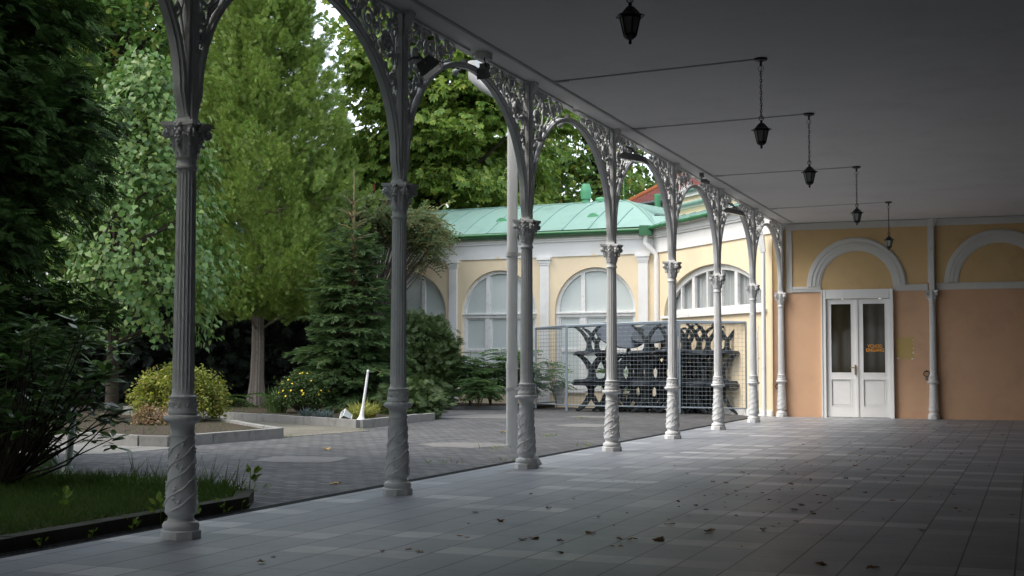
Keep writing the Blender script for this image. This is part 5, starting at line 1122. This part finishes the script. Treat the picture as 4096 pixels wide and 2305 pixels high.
# dark hedge shrubs behind the trunks
hp=[((-17.6,20.9),1.9,2.5),((-16.6,22.0),1.8,2.7),((-15.6,22.9),1.7,2.5),((-14.6,23.9),1.8,2.6),((-13.6,24.6),1.7,2.6),((-12.5,25.3),1.6,2.7)]
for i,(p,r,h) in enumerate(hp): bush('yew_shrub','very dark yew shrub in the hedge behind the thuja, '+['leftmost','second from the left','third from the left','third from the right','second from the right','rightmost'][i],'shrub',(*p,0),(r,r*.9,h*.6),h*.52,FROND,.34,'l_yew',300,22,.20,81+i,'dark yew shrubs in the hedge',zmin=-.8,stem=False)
# background trees
leaf_tree('oak_tree','large spreading oak with yellowing leaves behind the linden at the upper left','tree',(-19.5,24.0,0),10,(1.0,-.5,10.0),(4.6,4.2,5.6),OAK,.22,'l_oak',480,60,.42,91,tr=.32,lean=(.4,-.3),zmin=-.75,hollow=.45,nl=22)
leaf_tree('oak_tree','dark oak standing farther left behind the feathery conifer','tree',(-21.5,17.5,0),9,(0,0,8.0),(4.2,4.2,6.0),OAK,.22,'l_oak',420,60,.45,92,tr=.30,zmin=-.8,hollow=.45)
leaf_tree('chestnut_tree','tall horse chestnut with big palmate leaves behind the pavilion','tree',(-12.4,30.1,0),11,(.95,.3,10.2),(3.35,3.2,6.4),PALM,.235,'l_chest',520,54,.40,93,tr=.38,zmin=-.85,hollow=.45,flat=.32,droop=.75,nl=24)
leaf_tree('chestnut_tree','second horse chestnut left of the tall one, loose against the sky','tree',(-14.6,30.3,0),7,(-.1,0,4.6),(2.0,2.0,4.0),PALM,.22,'l_chest',220,44,.42,94,tr=.28,zmin=-.8,hollow=.3,flat=.32,droop=.7)
leaf_tree('oak_tree','broad oak with a slanting dark limb behind the green roof vents','tree',(-10.6,42.5,0),12,(1.2,0,10.6),(6.2,4.4,6.4),OAK,.25,'l_oak',420,46,.52,95,tr=.50,zmin=-.8,hollow=.4,nl=26)
leaf_tree('oak_tree','oak tree behind the red-tiled house','tree',(-3.8,46,0),12,(0,0,10.2),(5.2,4.5,6.2),OAK,.26,'l_oak',300,42,.55,96,tr=.45,zmin=-.8,hollow=.4)
leaf_tree('leafy_tree','far leafy tree between the linden and the thuja','tree',(-31.0,38.5,0),12,(0,0,9.5),(5.5,5,8.5),OAK,.30,'l_oak',300,40,.7,97,tr=.4,zmin=-.85,hollow=.4)
leaf_tree('leafy_tree','far leafy tree behind the thuja','tree',(-21.6,38.5,0),9,(0,0,4.9),(4.0,4,4.9),OAK,.30,'l_oak',260,40,.65,98,tr=.4,zmin=-.85,hollow=.4)
leaf_tree('leafy_tree','far leafy tree at the left behind the oaks','tree',(-34,30,0),12,(0,0,9),(7,6,9),OAK,.34,'l_oak',300,40,.8,99,tr=.4,zmin=-.85,hollow=.4)
leaf_tree('leafy_tree','far leafy tree low behind the chestnuts','tree',(-16.5,46,0),8,(0,0,5.0),(6,4,5.0),OAK,.30,'l_oak',280,40,.65,100,tr=.4,zmin=-.85,hollow=.4)
wo_=MB(); qq=np.random.default_rng(101); cc=[]
for i in range(26):
    a=R(62)+R(86)*i/25; D=64+qq.uniform(-4,4); c=np.array([4.9+D*math.cos(a+PI/6*0),-7+D*math.sin(a),4.0]); d=rdirs(qq,42,-.6); cc.append(c+d*np.array([4.5,4,5.2]))
leafy(wo_,qq,LEAF,np.concatenate(cc),.8,34,.5,(0,0,0)); fw_=wo_.build('far_wood',M['l_oak']); tag(fw_,'far belt of park trees closing the view','wood',kind='stuff')
leaf_tree('oak_tree','dense oak between the linden and the feathery conifer, farther back','tree',(-23.5,29.5,0),10,(0,0,9.0),(5,5,6.5),OAK,.26,'l_oak',420,56,.6,104,tr=.35,zmin=-.85,hollow=.35)
# grass, weeds and stray plants
def inpoly(x,y,P):
    c=np.zeros(len(x),bool); n=len(P)
    for i in range(n):
        (x0,y0),(x1,y1)=P[i],P[(i+1)%n]; c^=((y0>y)!=(y1>y))&(x<(x1-x0)*(y-y0)/((y1-y0)+1e-12)+x0)
    return c
q=np.random.default_rng(111); N=110000; x=q.uniform(-6.2,-.72,N); y=q.uniform(-4,3.0,N); k=inpoly(x,y,B0+[(-8,-9)])&(q.uniform(0,1,N)<np.clip(1.25-(.0-x-.7)*.18,.25,1)); k&=~((x>-.80)&(y<1.9)); x,y=x[k],y[k]; n=len(x)
edge=np.exp(-((y-2.35)/.35)**2); hgt=q.uniform(.04,.11,n)+.10*edge*q.uniform(0,1,n)
f=norm(np.stack([q.normal(size=n)*.8,q.normal(size=n)*.8,np.ones(n)],1)); P=np.stack([x,y,np.full(n,.033)],1)
bl=np.array(BLADE[0],float); bl[:,0]*=.055; bl[:,2]*=2.2
V,F=inst(bl,BLADE[1],P,f,q.normal(size=(n,3))*np.array([1,1,.1]),hgt); mb=MB(); mb.raw(V,F)
m_=130; x=q.uniform(-2.6,-.9,m_); y=2.62-.45*(x+1.6)*.55+q.normal(size=m_)*.12; y=np.minimum(y,2.62-(x+2.1)*.42); bl2=np.array(BLADE[0],float); bl2[:,0]*=.022
V,F=inst(bl2,BLADE[1],np.stack([x,y,np.full(m_,.03)],1),norm(np.stack([q.normal(size=m_)*.35,q.normal(size=m_)*.35,np.ones(m_)],1)),q.normal(size=(m_,3)),q.uniform(.15,.36,m_)); mb.raw(V,F)
g_=mb.build('grass',M['l_grass']); tag(g_,'dark unmown grass in the bed beside the nearest column','grass',kind='stuff')
# sparse grass and seedlings in the far beds and paving joints
mb=MB(); N=9000; x=q.uniform(-13,-5.4,N); y=q.uniform(7.9,22,N); k=(inpoly(x,y,B1)|inpoly(x,y,B2))&(q.uniform(0,1,N)<.45); x,y=x[k],y[k]; n=len(x)
V,F=inst(bl,BLADE[1],np.stack([x,y,np.full(n,.083)],1),norm(np.stack([q.normal(size=n)*.6,q.normal(size=n)*.6,np.ones(n)],1)),q.normal(size=(n,3)),q.uniform(.04,.12,n)); mb.raw(V,F); g2=mb.build('ground_cover',M['l_grass']); tag(g2,'sparse low grass on the soil of the kerbed beds','ground cover',kind='stuff')
mb=MB(); cl=[(-2.0,12.3),(-1.6,9.2),(-3.2,14.2),(-2.5,17.6),(-4.9,13.2),(-1.3,2.9),(-1.5,3.3),(-1.2,6.6),(-5.5,12.9),(-4.2,16.4),(-3.6,18.9),(-5.45,10.5),(-.75,7.3),(-.72,10.2),(-2.7,13.1)]
for (cx,cy) in cl:
    n=26; V,F=inst(bl*np.array([1.6,1,1]),BLADE[1],np.stack([cx+q.normal(size=n)*.09,cy+q.normal(size=n)*.09,np.full(n,-.02)],1),norm(np.stack([q.normal(size=n)*.8,q.normal(size=n)*.8,np.ones(n)],1)),q.normal(size=(n,3)),q.uniform(.03,.08,n)); mb.raw(V,F)
g3=mb.build('joint_grass',M['l_weed']); tag(g3,'small tufts of grass growing from joints of the courtyard paving','grass',kind='stuff')
wl_=[(-.60,.62,.30,'tall bright weed with broad leaves at the kerb, left of the nearest column'),(-.585,-.10,.10,'tiny bright weed by the drain near the left edge, second from the left'),(-.60,-.55,.10,'tiny bright weed by the drain near the left edge, leftmost'),(-.585,.30,.14,'low bright weed at the kerb between the tiny ones and the tall one'),(-.59,.98,.22,'bright weed with upright leaves just left of the nearest column foot'),(-.60,1.38,.16,'bright weed just right of the nearest column foot'),(-.95,2.28,.30,'bright broad-leaved weed at the tip of the grassy bed'),(-1.35,.55,.22,'single bright leaf plant standing in the dark grass'),(-.60,1.62,.11,'tiny bright weed at the end of the kerb')]
for i,(x,y,h,l) in enumerate(wl_):
    r=np.random.default_rng(120+i); root=thing('weed',l,'weed',(x,y,-.02 if x>-.7 else .06),0,'weeds along the kerb and drain'); n=int(5+h*26); a=r.uniform(0,2*PI,n); up=r.uniform(.4,1.6,n); t=r.uniform(.15,.95,n)
    P=np.stack([.03*np.cos(a),.03*np.sin(a),h*t*.6],1); f=norm(np.stack([np.cos(a),np.sin(a),up],1)); V,F=inst(*LEAF,P,f,np.tile([0,0,1.],(n,1))+r.normal(size=(n,3))*.3,(.035+h*.16)*r.uniform(.6,1.1,n)); mb=MB(); mb.raw(V,F); mb.build('leaves',M['l_weed'],root); MB().tube([(0,0,0),(.01,0,h*.6)],[.005,.003],5).build('stem',M['l_weed'],root)
# dry leaves on the floor
def dead_leaf(seed):
    r=np.random.default_rng(seed); n=9; vs=[];fs=[]
    for i in range(n):
        t=i/(n-1); w=.34*math.sin(PI*min(.98,t*.93+.05))**.8*(1+.35*(i%2)*r.uniform(.3,1)); z=.10*math.sin(t*3+r.uniform(0,2))+.12*t*r.uniform(.2,1)
        for j,s in enumerate((-1,-.5,0,.5,1)): vs.append((s*w,t,.02+z+.30*abs(s)**1.5*w*r.uniform(.4,2.2)*(1 if seed%3 else .5)))
    for i in range(n-1):
        for j in range(4): fs.append((i*5+j,i*5+j+1,i*5+j+6,i*5+j+5))
    vs+=[(-.012,-.25,.03),(.012,-.25,.03),(.012,.02,.03),(-.012,.02,.03)]; k=n*5; fs.append((k,k+1,k+2,k+3))
    v=np.array(vs); v[:,2]-=v[:,2].min(); me=bpy.data.meshes.new('dead_leaf'); me.from_pydata([tuple(p) for p in v],[],fs); me.materials.append(M['l_dead']); me.update(); return me
dm=[dead_leaf(s) for s in range(8)]
q=np.random.default_rng(131); lv=[]
named=[(2.01, 0.76, 0.11), (1.96, 0.74, 0.085), (1.49, 1.57, 0.09), (1.54, 0.77, 0.07), (1.63, 0.66, 0.055), (1.1, 2.0, 0.075), (2.72, 1.02, 0.135), (2.63, 0.97, 0.1), (2.28, 1.17, 0.11), (2.23, 0.74, 0.07), (2.35, 0.27, 0.065), (2.52, 0.99, 0.075), (2.6, 0.63, 0.06), (2.58, 0.62, 0.05), (2.57, 1.81, 0.08), (2.96, 1.46, 0.11), (1.53, 0.06, 0.07), (1.63, 0.01, 0.07), (1.43, -0.1, 0.045), (0.97, -0.49, 0.05), (1.0, -0.74, 0.07), (3.21, 3.41, 0.09), (2.26, 5.14, 0.09), (2.9, 2.49, 0.07), (1.54, 2.45, 0.07), (2.47, 3.08, 0.06), (3.25, 1.72, 0.07), (4.22, 2.14, 0.08), (2.17, 5.11, 0.06), (2.15, 6.3, 0.09), (1.33, 6.96, 0.06), (2.94, 3.73, 0.06), (2.97, 5.71, 0.07), (2.82, 5.21, 0.08), (3.11, 7.58, 0.08), (3.73, 6.45, 0.09), (4.12, 0.36, 0.1), (3.78, 0.39, 0.09)]
for i,(x,y,sz) in enumerate(named): lv.append((x,y,sz))
for i in range(165):
    if i%3: y=q.uniform(1.5,20.8)
    else: y=min(20.9,abs(q.normal())*6+3)
    xm=3.05+.045*y*.4; x=q.normal()*.62+xm+(.3 if y>10 else 0)
    if i%9==0: x=q.uniform(.4,4.6)
    if x<.3 or x>4.9: continue
    lv.append((x,y,q.uniform(.025,.075) if q.uniform()<.7 else q.uniform(.02,.04)))
for i in range(95):
    y=q.uniform(.2,19.5); x=q.normal()*1.0+2.9+.045*y*.4
    if .3<x<4.85: lv.append((x,y,q.uniform(.014,.034)))
sizes=['large','small']
for i,(x,y,sz) in enumerate(lv):
    me=dm[i%8]; o=bpy.data.objects.new('dead_leaf',me); COL.objects.link(o); o.location=(x,y,.001); o.rotation_euler=(q.normal()*.08,q.normal()*.08,q.uniform(0,6.28)); sz*=.78; o.scale=(sz,sz*q.uniform(.7,1.1),sz*q.uniform(.35,1.0))
    tag(o,'curled brown dead leaf lying on the grey stone floor of the hall','leaf','dead leaves scattered on the hall floor')
for i,(x,y) in enumerate(((-5.15,13.6),(-2.9,12.9),(-1.0,3.9),(-3.5,8.1))):
    me=dm[i+1].copy(); me.materials.clear(); me.materials.append(M['l_yellowleaf']); o=bpy.data.objects.new('fallen_leaf',me); COL.objects.link(o); o.location=(x,y,-.018); o.rotation_euler=(0,0,i*1.3); o.scale=(.13,.13,.10)
    tag(o,['pale fallen leaf by the corner of the kerbed bed','pale fallen leaf on the paving near the downpipe','pale fallen leaf on the paving near the second column','pale fallen leaf in the middle of the courtyard paving'][i],'leaf')
# ---------------------------------------------------------------- camera, sky, light
cam=bpy.data.cameras.new('camera'); co=bpy.data.objects.new('camera',cam); COL.objects.link(co); sc.camera=co
cam.sensor_fit='HORIZONTAL'; cam.sensor_width=36; cam.lens=36*5375.75/4096; cam.clip_start=.05; cam.clip_end=2000
yaw,pit,rol=.3703,.0567,-.0025
co.matrix_world=Matrix.Translation((4.9025,-7.0223,1.07))@Matrix.Rotation(yaw,4,'Z')@Matrix.Rotation(PI/2+pit,4,'X')@Matrix.Rotation(-rol,4,'Z')
w=bpy.data.worlds.new('World'); sc.world=w; w.use_nodes=True; nt=w.node_tree; nt.nodes.clear()
sky=nt.nodes.new('ShaderNodeTexSky'); sky.sky_type='NISHITA'; sky.sun_disc=False; EL,AZ=R(52),R(-125)
sky.sun_elevation=EL; sky.sun_rotation=AZ; sky.air_density=1.0; sky.dust_density=4.0; sky.ozone_density=1.0
bg=nt.nodes.new('ShaderNodeBackground'); bg.inputs[1].default_value=.15; ou=nt.nodes.new('ShaderNodeOutputWorld'); mx=nt.nodes.new('ShaderNodeMix'); mx.data_type='RGBA'; mx.inputs[0].default_value=.6; nt.links.new(sky.outputs[0],mx.inputs[6]); mx.inputs[7].default_value=(5.6,6.0,6.5,1)  # even cloud cover
nt.links.new(mx.outputs[2],bg.inputs[0]); nt.links.new(bg.outputs[0],ou.inputs[0])
sl=bpy.data.lights.new('sun','SUN'); sl.energy=.8; sl.angle=R(25); sl.color=(1,.95,.88); so=bpy.data.objects.new('sun',sl); COL.objects.link(so)
# sun direction: azimuth measured clockwise from +Y like the sky texture
d=Vector((math.sin(AZ)*math.cos(EL),math.cos(AZ)*math.cos(EL),math.sin(EL))); so.rotation_euler=d.to_track_quat('Z','Y').to_euler(); so.location=(-10,0,20)
vs_=sc.view_settings; vs_.view_transform='Standard'; vs_.look='None'; vs_.gamma=1; vs_.use_curve_mapping=False; vs_.exposure=1.5
sc.render.engine='CYCLES'; cy=sc.cycles; cy.use_denoising=True; cy.max_bounces=10; cy.diffuse_bounces=5; cy.glossy_bounces=3; cy.transparent_max_bounces=8; cy.sample_clamp_indirect=8
